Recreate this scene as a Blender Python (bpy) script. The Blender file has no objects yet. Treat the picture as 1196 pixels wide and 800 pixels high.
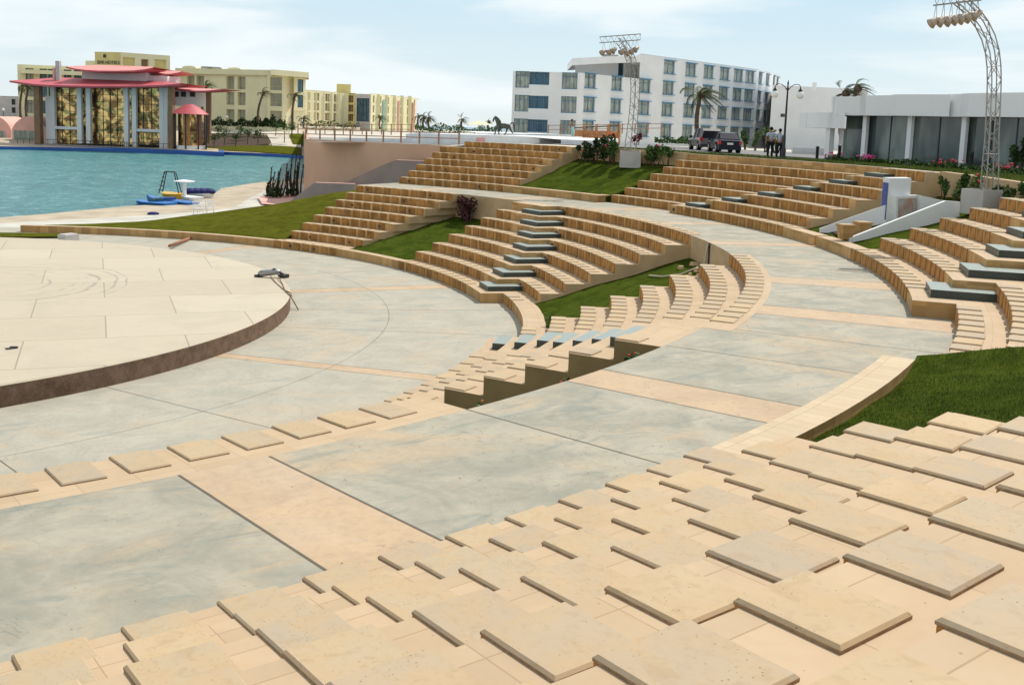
import bpy, bmesh, math, random
from math import sin, cos, pi, radians as rad, degrees as deg, atan2, hypot, sqrt
from mathutils import Vector, Matrix
random.seed(7)
S = bpy.context.scene
COL = bpy.data.collections.new("amphitheatre"); S.collection.children.link(COL)

# ------------------------------------------------------------------ camera
F, PITCH, ROLL, YAW, DIST, EYE, CY = 1219.767, .12746, .03581, .6155, 44.129, 7.2715, 302.07
_f = Vector((sin(YAW)*cos(PITCH), cos(YAW)*cos(PITCH), -sin(PITCH)))
_r0 = Vector((cos(YAW), -sin(YAW), 0)); _u0 = _r0.cross(_f)
_r = _r0*cos(ROLL)+_u0*sin(ROLL); _u = _u0*cos(ROLL)-_r0*sin(ROLL)
CAMP = Vector((0, -DIST, EYE))
cd = bpy.data.cameras.new("camera"); cam = bpy.data.objects.new("camera", cd); COL.objects.link(cam)
m = Matrix((( _r.x, _u.x, -_f.x, CAMP.x), (_r.y, _u.y, -_f.y, CAMP.y), (_r.z, _u.z, -_f.z, CAMP.z), (0, 0, 0, 1)))
cam.matrix_world = m
cd.sensor_width = 36; cd.lens = 36*F/1196; cd.shift_y = -(400-CY)/1196
cd.clip_start = .1; cd.clip_end = 6000
S.camera = cam

def at(u, v, d):
    """world point seen at photo position (u,v), d metres away along the view axis"""
    return CAMP + (_f + _r*((u-598)/F) - _u*((v-CY)/F))*d
def atz(u, v, z):
    q = _f + _r*((u-598)/F) - _u*((v-CY)/F)
    return CAMP + q*((z-EYE)/q.z)
def prj(p):
    q = Vector(p)-CAMP; w = q.dot(_f)
    return 598+F*q.dot(_r)/w, CY-F*q.dot(_u)/w, w
def pol(r, a, z=0.0):
    return Vector((r*cos(rad(a)), r*sin(rad(a)), z))

# ------------------------------------------------------------------ node helper
class N:
    def __init__(s, name, rough=.8):
        s.m = bpy.data.materials.new(name); s.m.use_nodes = True
        s.t = s.m.node_tree; s.b = s.t.nodes["Principled BSDF"]; s.b.inputs['Roughness'].default_value = rough; s.b.inputs['Specular IOR Level'].default_value = .5 if rough < .6 else .2
    def n(s, ty, **k):
        x = s.t.nodes.new(ty)
        for a, b in k.items(): setattr(x, a, b)
        return x
    def set(s, inp, v):
        if hasattr(v, 'is_output') or isinstance(v, bpy.types.NodeSocket): s.t.links.new(v, inp)
        else:
            if isinstance(v, (tuple, list)) and len(v) == 3 and inp.type == 'RGBA': v = (*v, 1)
            inp.default_value = v
    def mth(s, op, a, b=0.0, c=None, clamp=False):
        x = s.n('ShaderNodeMath', operation=op, use_clamp=clamp); s.set(x.inputs[0], a); s.set(x.inputs[1], b)
        if c is not None: s.set(x.inputs[2], c)
        return x.outputs[0]
    def mix(s, f, a, b, mode='MIX'):
        x = s.n('ShaderNodeMix', data_type='RGBA', blend_type=mode); s.set(x.inputs[0], f); s.set(x.inputs[6], a); s.set(x.inputs[7], b)
        return x.outputs[2]
    def pos(s): 
        return s.n('ShaderNodeNewGeometry').outputs['Position']
    def obj(s): return s.n('ShaderNodeTexCoord').outputs['Object']
    def vscale(s, v, sc):
        x = s.n('ShaderNodeMapping'); s.set(x.inputs[0], v); x.inputs['Scale'].default_value = sc; return x.outputs[0]
    def sep(s, v):
        x = s.n('ShaderNodeSeparateXYZ'); s.set(x.inputs[0], v); return x.outputs
    def comb(s, a, b, c=0.0):
        x = s.n('ShaderNodeCombineXYZ'); s.set(x.inputs[0], a); s.set(x.inputs[1], b); s.set(x.inputs[2], c); return x.outputs[0]
    def noise(s, v, sc, det=4, ro=.55, dist=0.0):
        x = s.n('ShaderNodeTexNoise'); s.set(x.inputs['Vector'], v); x.inputs['Scale'].default_value = sc
        x.inputs['Detail'].default_value = det; x.inputs['Roughness'].default_value = ro; x.inputs['Distortion'].default_value = dist
        return x.outputs['Fac']
    def vor(s, v, sc, feat='F1'):
        x = s.n('ShaderNodeTexVoronoi', feature=feat); s.set(x.inputs['Vector'], v); x.inputs['Scale'].default_value = sc
        return x.outputs['Distance']
    def white(s, v):
        x = s.n('ShaderNodeTexWhiteNoise'); s.set(x.inputs['Vector'], v); return x.outputs['Value']
    def ramp(s, f, lo, hi, smooth=True):
        x = s.n('ShaderNodeMapRange', interpolation_type='SMOOTHSTEP' if smooth else 'LINEAR'); s.set(x.inputs[0], f)
        x.inputs[1].default_value = lo; x.inputs[2].default_value = hi; return x.outputs[0]
    def bump(s, h, st=.3, d=.02):
        x = s.n('ShaderNodeBump'); s.set(x.inputs['Height'], h); x.inputs['Strength'].default_value = st; x.inputs['Distance'].default_value = d
        s.t.links.new(x.outputs[0], s.b.inputs['Normal'])
    def col(s, c): s.set(s.b.inputs['Base Color'], c); return s
    def polar(s):
        p = s.sep(s.pos()); az = s.mth('MULTIPLY', s.mth('ARCTAN2', p[1], p[0]), 57.29578)
        r = s.mth('SQRT', s.mth('ADD', s.mth('MULTIPLY', p[0], p[0]), s.mth('MULTIPLY', p[1], p[1])))
        return az, r, p[2]
    def band(s, v, c, hw):   # 1 inside |v-c|<hw
        return s.mth('LESS_THAN', s.mth('ABSOLUTE', s.mth('SUBTRACT', v, c)), hw)

def plain(name, c, rough=.7, var=.12, sc=3.0, metal=0.0, bump=0.0):
    k = N(name, rough); p = k.obj(); f = k.noise(p, sc, 4)
    d = tuple(x*(1-var) for x in c); e = tuple(min(1, x*(1+var)) for x in c)
    k.col(k.mix(k.ramp(f, .3, .7), d, e)); k.b.inputs['Metallic'].default_value = metal
    if bump: k.bump(k.noise(p, sc*8, 5), bump, .01)
    return k.m

M = {}
# ---- tread tiles: smooth pinkish sandstone tiles laid in rings
def tile_mat(name, c, joint=.8, div=.9):
    k = N(name, .75); az, r, z = k.polar()
    u = k.mth('MULTIPLY', az, div); w = k.mth('MULTIPLY', r, 2.11)
    cell = k.white(k.comb(k.mth('FLOOR', u), k.mth('FLOOR', w), k.mth('FLOOR', k.mth('MULTIPLY', z, 2.6))))
    fu = k.mth('MULTIPLY', k.mth('MINIMUM', k.mth('FRACT', u), k.mth('SUBTRACT', 1, k.mth('FRACT', u))), k.mth('MULTIPLY', r, .01745/div))
    fw = k.mth('MULTIPLY', k.mth('MINIMUM', k.mth('FRACT', w), k.mth('SUBTRACT', 1, k.mth('FRACT', w))), .47)
    j = k.mth('LESS_THAN', k.mth('MINIMUM', fu, fw), .004)
    pp = k.pos(); n1 = k.noise(pp, 1.3, 5); n2 = k.noise(pp, 14, 4)
    a = k.mix(cell, tuple(x*.93 for x in c), tuple(min(1, x*1.05) for x in c))
    st = k.noise(pp, .55, 6, .65, 1.5)
    a = k.mix(k.mth('MULTIPLY', k.ramp(n1, .35, .75), .35), a, (c[0]*.86, c[1]*.8, c[2]*.72))
    a = k.mix(k.mth('MULTIPLY', k.ramp(st, .5, .7), .35), a, (c[0]*.78, c[1]*.78, c[2]*.78))
    a = k.mix(k.mth('MULTIPLY', k.mth('LESS_THAN', k.vor(pp, 9), .055), .6), a, (c[0]*.4, c[1]*.35, c[2]*.3))
    a = k.mix(k.mth('MULTIPLY', k.ramp(n2, .4, .7), .12), a, (c[0]*.8, c[1]*.75, c[2]*.68))
    a = k.mix(k.mth('MULTIPLY', j, joint), a, (c[0]*.62, c[1]*.55, c[2]*.45))
    k.col(a); k.bump(n2, .15, .004); return k.m
M['tile'] = tile_mat('sandstone_tile', (.515, .385, .25), .7)
M['kerbtile'] = tile_mat('sandstone_kerb_tile', (.56, .445, .30), .9, 2.6)
def riser_mat(name, c, div):
    k = N(name, .8); az, r, z = k.polar(); pp = k.pos()
    u = k.mth('MULTIPLY', az, div); cell = k.white(k.comb(k.mth('FLOOR', u), k.mth('FLOOR', k.mth('MULTIPLY', r, 1.05)), k.mth('FLOOR', k.mth('MULTIPLY', z, 2.6))))
    fu = k.mth('MINIMUM', k.mth('FRACT', u), k.mth('SUBTRACT', 1, k.mth('FRACT', u)))
    j = k.mth('LESS_THAN', fu, .018)
    a = k.mix(cell, tuple(x*.74 for x in c), tuple(x*1.18 for x in c))
    n = k.noise(k.vscale(pp, (1, 1, .35)), 2.2, 5)
    a = k.mix(k.mth('MULTIPLY', k.ramp(n, .35, .7), .45), a, (c[0]*.62, c[1]*.55, c[2]*.42))
    a = k.mix(k.mth('MULTIPLY', j, .6), a, (c[0]*.4, c[1]*.35, c[2]*.3))
    k.col(a); k.bump(k.noise(pp, 20, 4), .2, .004); return k.m
M['riser'] = riser_mat('sandstone_riser', (.52, .32, .135), .9)
M['panel'] = None
def slab_mat(name, base, side):
    k = N(name, .72); o = k.obj(); inf = k.n('ShaderNodeObjectInfo').outputs['Random']
    off = k.comb(k.mth('MULTIPLY', inf, 91), k.mth('MULTIPLY', inf, 57), k.mth('MULTIPLY', inf, 33))
    vadd = k.n('ShaderNodeVectorMath', operation='ADD'); k.set(vadd.inputs[0], o); k.set(vadd.inputs[1], off); v = vadd.outputs[0]
    n1 = k.noise(v, 3.2, 6, .6, .6); n2 = k.noise(v, 22, 5, .65); pits = k.vor(v, 34)
    r2 = k.white(off)
    a = k.mix(inf, (base[0]*1.04, base[1]*1.0, base[2]*.92), (base[0]*.86, base[1]*.9, base[2]*.95))
    a = k.mix(k.mth('MULTIPLY', k.ramp(k.noise(v, .9, 4, .6, 1.0), .4, .65), .45), a, (base[0]*.84, base[1]*.80, base[2]*.74))
    a = k.mix(k.mth('MULTIPLY', k.ramp(r2, .45, 1.0), .8), a, (base[0]*.8, base[1]*.83, base[2]*.93))
    a = k.mix(k.mth('MULTIPLY', k.ramp(n1, .38, .68), .5), a, (base[0]*1.02, base[1]*.9, base[2]*.72))
    a = k.mix(k.mth('MULTIPLY', k.ramp(k.noise(v, 6, 6, .7, 1.0), .52, .68), .4), a, (base[0]*.74, base[1]*.66, base[2]*.56)); a = k.mix(k.mth('MULTIPLY', k.ramp(n2, .5, .75), .4), a, (base[0]*.72, base[1]*.66, base[2]*.58))
    pit = k.mth('MULTIPLY', k.mth('LESS_THAN', pits, .14), k.ramp(k.noise(v, 7, 3), .5, .6))
    a = k.mix(k.mth('MULTIPLY', pit, .75), a, (base[0]*.35, base[1]*.26, base[2]*.18))
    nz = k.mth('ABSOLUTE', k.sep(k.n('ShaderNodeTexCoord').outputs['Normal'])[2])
    sd = k.mix(k.ramp(n2, .35, .7), side, tuple(x*1.5 for x in side))  # side faces get a darker brown: edge shade put into the colour
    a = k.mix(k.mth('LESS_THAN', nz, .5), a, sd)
    k.col(a); k.bump(k.mth('SUBTRACT', n2, k.mth('MULTIPLY', pit, 1.5)), .3, .004); return k.m
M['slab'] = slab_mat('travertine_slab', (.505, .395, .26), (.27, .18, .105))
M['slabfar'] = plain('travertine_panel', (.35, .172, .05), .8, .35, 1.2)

# ---- patinated concrete with radial bands and joints
BAND = (.51, .37, .235)
def conc_mat(name, c1, c2, warm, bands, joints, ringj=(), jw=.02, sc=1.0, warmamt=.6):
    k = N(name, .7); az, r, z = k.polar(); pp = k.pos()
    n1 = k.noise(pp, .28*sc, 6, .6, 1.2); n2 = k.noise(pp, .9*sc, 7, .65, .8); n3 = k.noise(pp, 9, 6, .7)
    st = k.noise(k.vscale(pp, (.35, 1.2, 1)), 1.1*sc, 6, .65, 2.0)
    a = k.mix(k.ramp(n2, .32, .68), c1, c2)
    a = k.mix(k.mth('MULTIPLY', k.ramp(n1, .5, .72), warmamt), a, warm)
    a = k.mix(k.mth('MULTIPLY', k.ramp(st, .56, .74), .5), a, (warm[0]*1.05, warm[1]*1.02, warm[2]))
    a = k.mix(k.mth('MULTIPLY', k.ramp(st, .46, .32), .55), a, (c1[0]*.72, c1[1]*.84, c1[2]*.93))
    wv = k.noise(pp, 2.1, 7, .7, 2.5); a = k.mix(k.mth('MULTIPLY', k.ramp(wv, .54, .66), .3), a, (warm[0]*.8, warm[1]*.85, warm[2]*.95))
    bm = 0.0
    for lo, hi in bands:
        b = k.band(az, (lo+hi)/2, (hi-lo)/2); bm = b if bm == 0.0 else k.mth('MAXIMUM', bm, b)
    if bands:
        bc = k.mix(k.ramp(n2, .3, .7), tuple(x*.88 for x in BAND), tuple(x*1.08 for x in BAND))
        bc = k.mix(k.mth('MULTIPLY', k.ramp(n1, .45, .7), .3), bc, (.5, .42, .33))
        a = k.mix(bm, a, bc)
    a = k.mix(k.mth('MULTIPLY', k.ramp(n3, .42, .7), .22), a, (.22, .20, .16))
    n4 = k.noise(pp, 3.2, 8, .75, .4); a = k.mix(k.mth('MULTIPLY', k.ramp(n4, .55, .72), .35), a, (.47, .42, .33))
    n5 = k.noise(pp, 45, 3, .6); a = k.mix(k.mth('MULTIPLY', k.ramp(n5, .55, .75), .22), a, (.16, .14, .11))
    cr = k.mth('ABSOLUTE', k.mth('SUBTRACT', k.noise(pp, .42, 5, .6, .8), .5)); a = k.mix(k.mth('MULTIPLY', k.mth('LESS_THAN', cr, .0016), .35), a, (.14, .12, .10))
    spk = k.mth('LESS_THAN', k.vor(pp, 2.6), .03); a = k.mix(k.mth('MULTIPLY', spk, .6), a, (.15, .12, .09))
    jm = None
    arc = k.mth('MULTIPLY', r, .01745)
    for j in list(joints)+[e for b in bands for e in b]:
        d = k.mth('LESS_THAN', k.mth('MULTIPLY', k.mth('ABSOLUTE', k.mth('SUBTRACT', az, j)), arc), jw)
        jm = d if jm is None else k.mth('MAXIMUM', jm, d)
    for j in ringj:
        d = k.mth('LESS_THAN', k.mth('ABSOLUTE', k.mth('SUBTRACT', r, j)), jw*.55); jm = d if jm is None else k.mth('MAXIMUM', jm, d)
    if jm is not None: a = k.mix(k.mth('MULTIPLY', jm, .85), a, (.07, .06, .045))
    k.col(a)
    h = n3 if jm is None else k.mth('SUBTRACT', n3, k.mth('MULTIPLY', jm, 3))
    k.bump(h, .22, .006); return k.m
M['walk'] = conc_mat('walkway_concrete', (.28, .272, .218), (.415, .38, .296), (.52, .375, .225),
    [(-95.7, -93.7), (-83.75, -81.75), (-71.75, -69.8), (-57.2, -55.0), (-48.1, -45.9), (-31.7, -30.2), (-19, -17.6), (-7, -5.6), (5, 6.4), (17, 18.4)],
    [-100, -88.5, -76.0, -65.3, -61.0, -42.1, -37.2, -25, -13, 0, 11, 22], jw=.02, warmamt=.75)
M['orch'] = conc_mat('orchestra_concrete', (.37, .35, .285), (.45, .42, .335), (.53, .40, .265),
    [(-92, -90.5), (-52.3, -50.7), (-12.4, -10.0), (27.5, 29.5), (60, 62), (86, 88)],
    [-103, -80.5, -66.7, -36.2, -24.9, 2, 15, 42, 52, 75, 100], ringj=(21.1,), jw=.018, warmamt=.45)
# stage: big slabs in running bond
def stage_mat():
    k = N('stage_concrete', .65); pp = k.pos(); p = k.sep(pp)
    x = k.mth('ADD', k.mth('MULTIPLY', p[0], .972), k.mth('MULTIPLY', p[1], -.233))
    y = k.mth('ADD', k.mth('MULTIPLY', p[0], .233), k.mth('MULTIPLY', p[1], .972))
    yr = k.mth('DIVIDE', k.mth('SUBTRACT', y, .5), 3.6); row = k.mth('FLOOR', yr)
    xo = k.mth('ADD', k.mth('DIVIDE', k.mth('SUBTRACT', x, 8.24), 4.45), k.mth('MULTIPLY', k.mth('FLOORED_MODULO', row, 2.0), .5))
    dx = k.mth('MULTIPLY', k.mth('MINIMUM', k.mth('FRACT', xo), k.mth('SUBTRACT', 1, k.mth('FRACT', xo))), 4.45)
    dy = k.mth('MULTIPLY', k.mth('MINIMUM', k.mth('FRACT', yr), k.mth('SUBTRACT', 1, k.mth('FRACT', yr))), 3.6)
    j = k.mth('LESS_THAN', k.mth('MINIMUM', dx, dy), .022)
    cell = k.white(k.comb(k.mth('FLOOR', xo), row, 0.0))
    n1 = k.noise(pp, .35, 6, .6, 1.0); n2 = k.noise(pp, 1.6, 6, .65, .5); n3 = k.noise(pp, 11, 5)
    a = k.mix(cell, (.49, .425, .315), (.545, .48, .365))
    a = k.mix(k.mth('MULTIPLY', k.ramp(n1, .45, .7), .45), a, (.43, .375, .28))
    a = k.mix(k.mth('MULTIPLY', k.ramp(n2, .5, .75), .35), a, (.56, .49, .37))
    # tyre scuffs: a few ring-shaped traces on the slabs
    cx = k.mth('SUBTRACT', p[0], 5.6); cy = k.mth('ADD', p[1], .6)
    rr = k.mth('SQRT', k.mth('ADD', k.mth('MULTIPLY', cx, cx), k.mth('MULTIPLY', cy, cy)))
    rr = k.mth('ADD', rr, k.mth('MULTIPLY', k.noise(pp, .25, 2), 1.5)); tr = None
    for c, w in ((4.6, .10), (5.0, .06), (5.45, .16), (6.3, .09), (6.7, .07), (3.7, .08)):
        t = k.ramp(k.mth('ABSOLUTE', k.mth('SUBTRACT', rr, c)), w, 0.0); tr = t if tr is None else k.mth('MAXIMUM', tr, t)
    side = k.ramp(cx, .2, 2.5)
    a = k.mix(k.mth('MULTIPLY', k.mth('MULTIPLY', tr, k.ramp(k.noise(pp, .8, 4), .4, .6)), k.mth('MULTIPLY', side, .6)), a, (.22, .19, .17))
    a = k.mix(k.mth('MULTIPLY', k.ramp(n3, .5, .75), .15), a, (.3, .25, .18))
    a = k.mix(k.mth('MULTIPLY', j, .55), a, (.2, .16, .11)); k.col(a); k.bump(n3, .2, .006); return k.m
M['stage'] = stage_mat()
def rim_mat():
    k = N('stage_rim_shaded', .85); pp = k.pos(); n = k.noise(pp, 3, 6, .7); n2 = k.noise(pp, 26, 4)
    a = k.mix(k.ramp(n, .3, .7), (.12, .075, .05), (.22, .145, .10)); a = k.mix(k.mth('MULTIPLY', k.ramp(n2, .55, .7), .5), a, (.34, .25, .18))  # dark brown paints the shade on the concrete rim
    k.col(a); k.bump(n2, .5, .01); return k.m
M['rim'] = rim_mat()
def grass_mat(name, c1, c2, dry=(.16, .15, .04), dryamt=.35):
    k = N(name, .9); pp = k.pos(); n1 = k.noise(pp, .5, 5, .6, .5); n2 = k.noise(pp, 30, 5, .75); n3 = k.noise(pp, 4, 5, .7); k.b.inputs['Specular IOR Level'].default_value = 0.0
    a = k.mix(k.ramp(n1, .3, .7), c1, c2); a = k.mix(k.mth('MULTIPLY', k.ramp(n3, .45, .7), dryamt), a, dry); n4 = k.noise(pp, 1.4, 5, .65, .6); a = k.mix(k.mth('MULTIPLY', k.ramp(n4, .55, .4), .55), a, tuple(x*.55 for x in c1))
    a = k.mix(k.mth('MULTIPLY', k.ramp(n2, .35, .65), .6), a, tuple(x*.45 for x in c1))
    k.col(a); k.bump(n2, .9, .05); return k.m
M['lawn'] = grass_mat('lawn_grass', (.062, .092, .012), (.095, .128, .017))
M['lawnblade'] = plain('grass_blade', (.08, .12, .016), .7, .35, 1.5)
M['lawnfar'] = grass_mat('lawn_grass_dry', (.105, .118, .014), (.14, .148, .018), (.19, .155, .03), .6)
M['soil'] = plain('dark_soil', (.07, .045, .03), .95, .3, 6, bump=.5)
M['sand'] = plain('sandy_ground', (.47, .39, .29), .9, .15, .05, bump=.2)
M['paving2'] = plain('pale_ground', (.55, .5, .42), .9, .12, .08, bump=.2)
M['paving'] = plain('pale_paving', (.58, .52, .42), .8, .1, .3, bump=.1)
M['prom'] = plain('promenade_concrete', (.52, .5, .43), .8, .14, .35, bump=.1)
M['slope'] = plain('lake_bank_concrete', (.45, .38, .28), .85, .16, .5, bump=.2)
M['granite'] = plain('green_granite', (.085, .125, .115), .35, .18, 9)
def granite_top():
    k = N('green_granite', .38); o = k.pos(); nz = k.sep(k.n('ShaderNodeNewGeometry').outputs['Normal'])[2]
    n = k.noise(o, 40, 3); a = k.mix(k.ramp(n, .35, .65), (.030, .042, .038), (.055, .075, .068))
    b = k.mix(k.ramp(n, .35, .65), (.24, .28, .25), (.33, .37, .34))
    k.col(k.mix(k.mth('GREATER_THAN', nz, .5), a, b)); return k.m
M['granite'] = granite_top()
M['white'] = plain('white_stucco', (.78, .78, .77), .8, .04, .4)
M['whitewall'] = plain('white_parapet_paint', (.76, .77, .76), .7, .06, 1.0)
M['cream'] = plain('pale_yellow_stucco', (.76, .70, .45), .85, .05, .2)
M['cream2'] = plain('yellow_stucco', (.66, .56, .24), .85, .08, .3)
M['pinkwall'] = plain('pink_stucco', (.60, .37, .25), .85, .07, .25)
M['mauve'] = plain('shaded_stucco', (.33, .245, .215), .85, .08, .5)  # wall shade carried by the mauve colour
M['pinkhut'] = plain('pink_hut_plaster', (.75, .43, .36), .8, .06, .6)
M['redroof'] = plain('red_roof_sheet', (.52, .10, .12), .55, .08, .4)
M['redroof2'] = plain('faded_red_roof_sheet', (.72, .27, .24), .55, .06, .4)
M['darkframe'] = plain('dark_frame', (.03, .03, .035), .5, .1)
M['blueframe'] = plain('blue_painted_frame', (.06, .22, .36), .5, .1)
M['blue'] = plain('blue_plastic', (.02, .16, .48), .4, .15, 2)
M['bluelip'] = plain('blue_pool_paint', (.02, .10, .36), .5, .15, .3)
M['yellow'] = plain('yellow_plastic', (.75, .42, .03), .4, .1)
M['navy'] = plain('navy_canvas', (.025, .03, .13), .7, .2)
M['whiteplastic'] = plain('white_plastic', (.8, .8, .8), .4, .04)
M['steel'] = plain('galvanised_steel', (.33, .32, .30), .45, .1, 4, metal=.6)
M['lampcan'] = plain('lamp_housing', (.42, .33, .25), .5, .2, 6)
M['blackiron'] = plain('black_iron', (.012, .012, .014), .45, .1)
M['trunk'] = plain('palm_trunk_bark', (.13, .09, .06), .95, .4, 6, bump=.6)
M['frond'] = plain('palm_frond', (.075, .09, .03), .7, .35, 1)
M['leafd'] = plain('shrub_leaf_dark', (.03, .055, .015), .7, .5, 3)
M['leafm'] = plain('shrub_leaf', (.06, .11, .025), .7, .45, 3)
M['leafl'] = plain('young_leaf', (.12, .17, .05), .65, .4, 3)
M['cactus'] = plain('dry_plant_stem', (.11, .08, .055), .85, .4, 3)
M['flower'] = plain('red_flower', (.55, .04, .05), .6, .2)
M['pinkflower'] = plain('pink_flower', (.75, .06, .28), .6, .2)
M['rail'] = plain('brown_railing_paint', (.34, .20, .14), .7, .15, 3)
M['rust'] = plain('rusty_brown_paint', (.30, .13, .07), .7, .2, 4)
M['timber'] = plain('orange_timber', (.50, .22, .09), .8, .25, 3)
M['planter'] = plain('grey_planter_render', (.52, .49, .46), .85, .08, 1.5)
M['copper'] = plain('brown_column_stone', (.24, .15, .09), .8, .12, .8)
M['silver'] = plain('silver_car_paint', (.24, .22, .205), .3, .04, 1, metal=.5)
M['carblack'] = plain('dark_blue_car_paint', (.010, .012, .026), .3, .05, 1); M['carblack'].node_tree.nodes['Principled BSDF'].inputs['Specular IOR Level'].default_value = .2
M['tyre'] = plain('tyre_rubber', (.015, .015, .015), .9, .1)
M['redlens'] = plain('red_lens', (.5, .01, .01), .3, .05)
M['plate'] = plain('number_plate', (.65, .65, .6), .5, .03)
M['asphalt'] = plain('asphalt', (.22, .215, .21), .9, .1, 1)
M['skin'] = plain('skin', (.28, .15, .09), .6, .08)
M['hair'] = plain('black_hair', (.012, .01, .009), .7, .1)
M['shirt'] = plain('pale_blue_shirt', (.36, .42, .52), .85, .06)
M['trouser'] = plain('dark_trousers', (.015, .015, .02), .85, .1)
M['bronze'] = plain('dark_bronze', (.045, .05, .035), .5, .3, 3)
M['teal'] = plain('pale_teal_cloth', (.4, .62, .58), .7, .15, 5)
M['mosaicblue'] = plain('blue_mosaic', (.03, .07, .32), .4, .5, 14)
M['curtain'] = None
def glassy(name, c, rough=.08, c2=None, sc=1.2, spec=.5):
    k = N(name, rough); o = k.pos()
    k.col(k.mix(k.ramp(k.noise(k.vscale(o, (1, 1, .35)), sc, 3), .4, .62), c, c2 or tuple(x*1.6 for x in c)))
    k.b.inputs['Specular IOR Level'].default_value = spec; k.bump(k.noise(o, .5, 2), .06, .05); return k.m
M['glassblue'] = glassy('blue_tinted_glass', (.02, .06, .10), .05, (.04, .11, .16))
M['curtain'] = glassy('curtained_glass', (.25, .28, .24), .12, (.42, .44, .36), 2.2)
M['glassgrey'] = glassy('grey_balcony_glass', (.27, .26, .19), .15, (.36, .35, .26), .8)
M['glasscafe'] = glassy('dark_shopfront_glass', (.05, .065, .062), .08, (.20, .235, .21), .4, .6)  # lighter patches in the glass colour stand in for reflections
M['glassteal'] = glassy('teal_corner_glass', (.03, .10, .12), .06)
M['carglass'] = plain('car_glass', (.016, .018, .022), .5, .1); M['carglass'].node_tree.nodes['Principled BSDF'].inputs['Specular IOR Level'].default_value = .12
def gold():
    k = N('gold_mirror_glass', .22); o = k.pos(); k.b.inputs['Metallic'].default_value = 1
    pp_ = k.white(k.vscale(k.n('ShaderNodeNewGeometry').outputs['Normal'], (900, 900, 900))); k.col(k.mix(k.ramp(k.noise(k.vscale(o, (1, 1, .7)), .42, 4, .6, 1.2), .44, .56), (.20, .12, .05), (.78, .50, .20))); h = k.noise(o, .3, 3, .5, .6); k.bump(h, 1.0, .35); return k.m  # brown and gold patches in the colour imitate warped reflections
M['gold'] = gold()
def globe():
    k = N('white_lamp_globe', .25); k.col((.85, .85, .83)); k.b.inputs['Subsurface Weight'].default_value = .2; return k.m
M['globe'] = globe()
def mosaic():
    k = N('faded_mosaic', .6); o = k.pos(); v = k.n('ShaderNodeTexVoronoi'); k.set(v.inputs['Vector'], o); v.inputs['Scale'].default_value = 9
    n = k.noise(o, 2.2, 3); a = k.mix(k.ramp(n, .42, .62), (.55, .50, .45), (.55, .28, .18)); w = k.white(v.outputs['Position'])
    k.col(k.mix(k.mth('MULTIPLY', w, .5), a, (.33, .35, .42))); return k.m
M['mosaic'] = mosaic()
def fascia():
    k = N('cafe_fascia_stucco', .8); p = k.sep(k.pos()); o = k.pos()
    s = k.noise(k.comb(k.mth('MULTIPLY', p[1], .9), 0.0, k.mth('MULTIPLY', p[2], .12)), 1.0, 3, .5)
    k.col(k.mix(k.mth('MULTIPLY', k.ramp(s, .56, .72), .65), (.80, .80, .81), (.50, .46, .43))); return k.m
M['fascia'] = fascia()
def water():
    k = N('lake_water', .3); o = k.pos()
    a = k.noise(k.vscale(o, (1.0, 1.0, 1)), .9, 6, .72); b = k.noise(o, .12, 3)
    c = k.mix(k.ramp(b, .35, .65), (.045, .225, .245), (.07, .285, .30)); c = k.mix(k.mth('MULTIPLY', k.ramp(a, .46, .36), .6), c, (.02, .15, .17)); c = k.mix(k.mth('MULTIPLY', k.ramp(a, .52, .66), .8), c, (.30, .58, .56))  # ripple sparkle and dark troughs are painted into the water colour
    k.col(c); k.b.inputs['IOR'].default_value = 1.33; k.bump(a, 1.0, .9); return k.m
M['water'] = water()
M['sea'] = plain('sea_water', (.10, .20, .24), .25, .1, .01)
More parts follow.
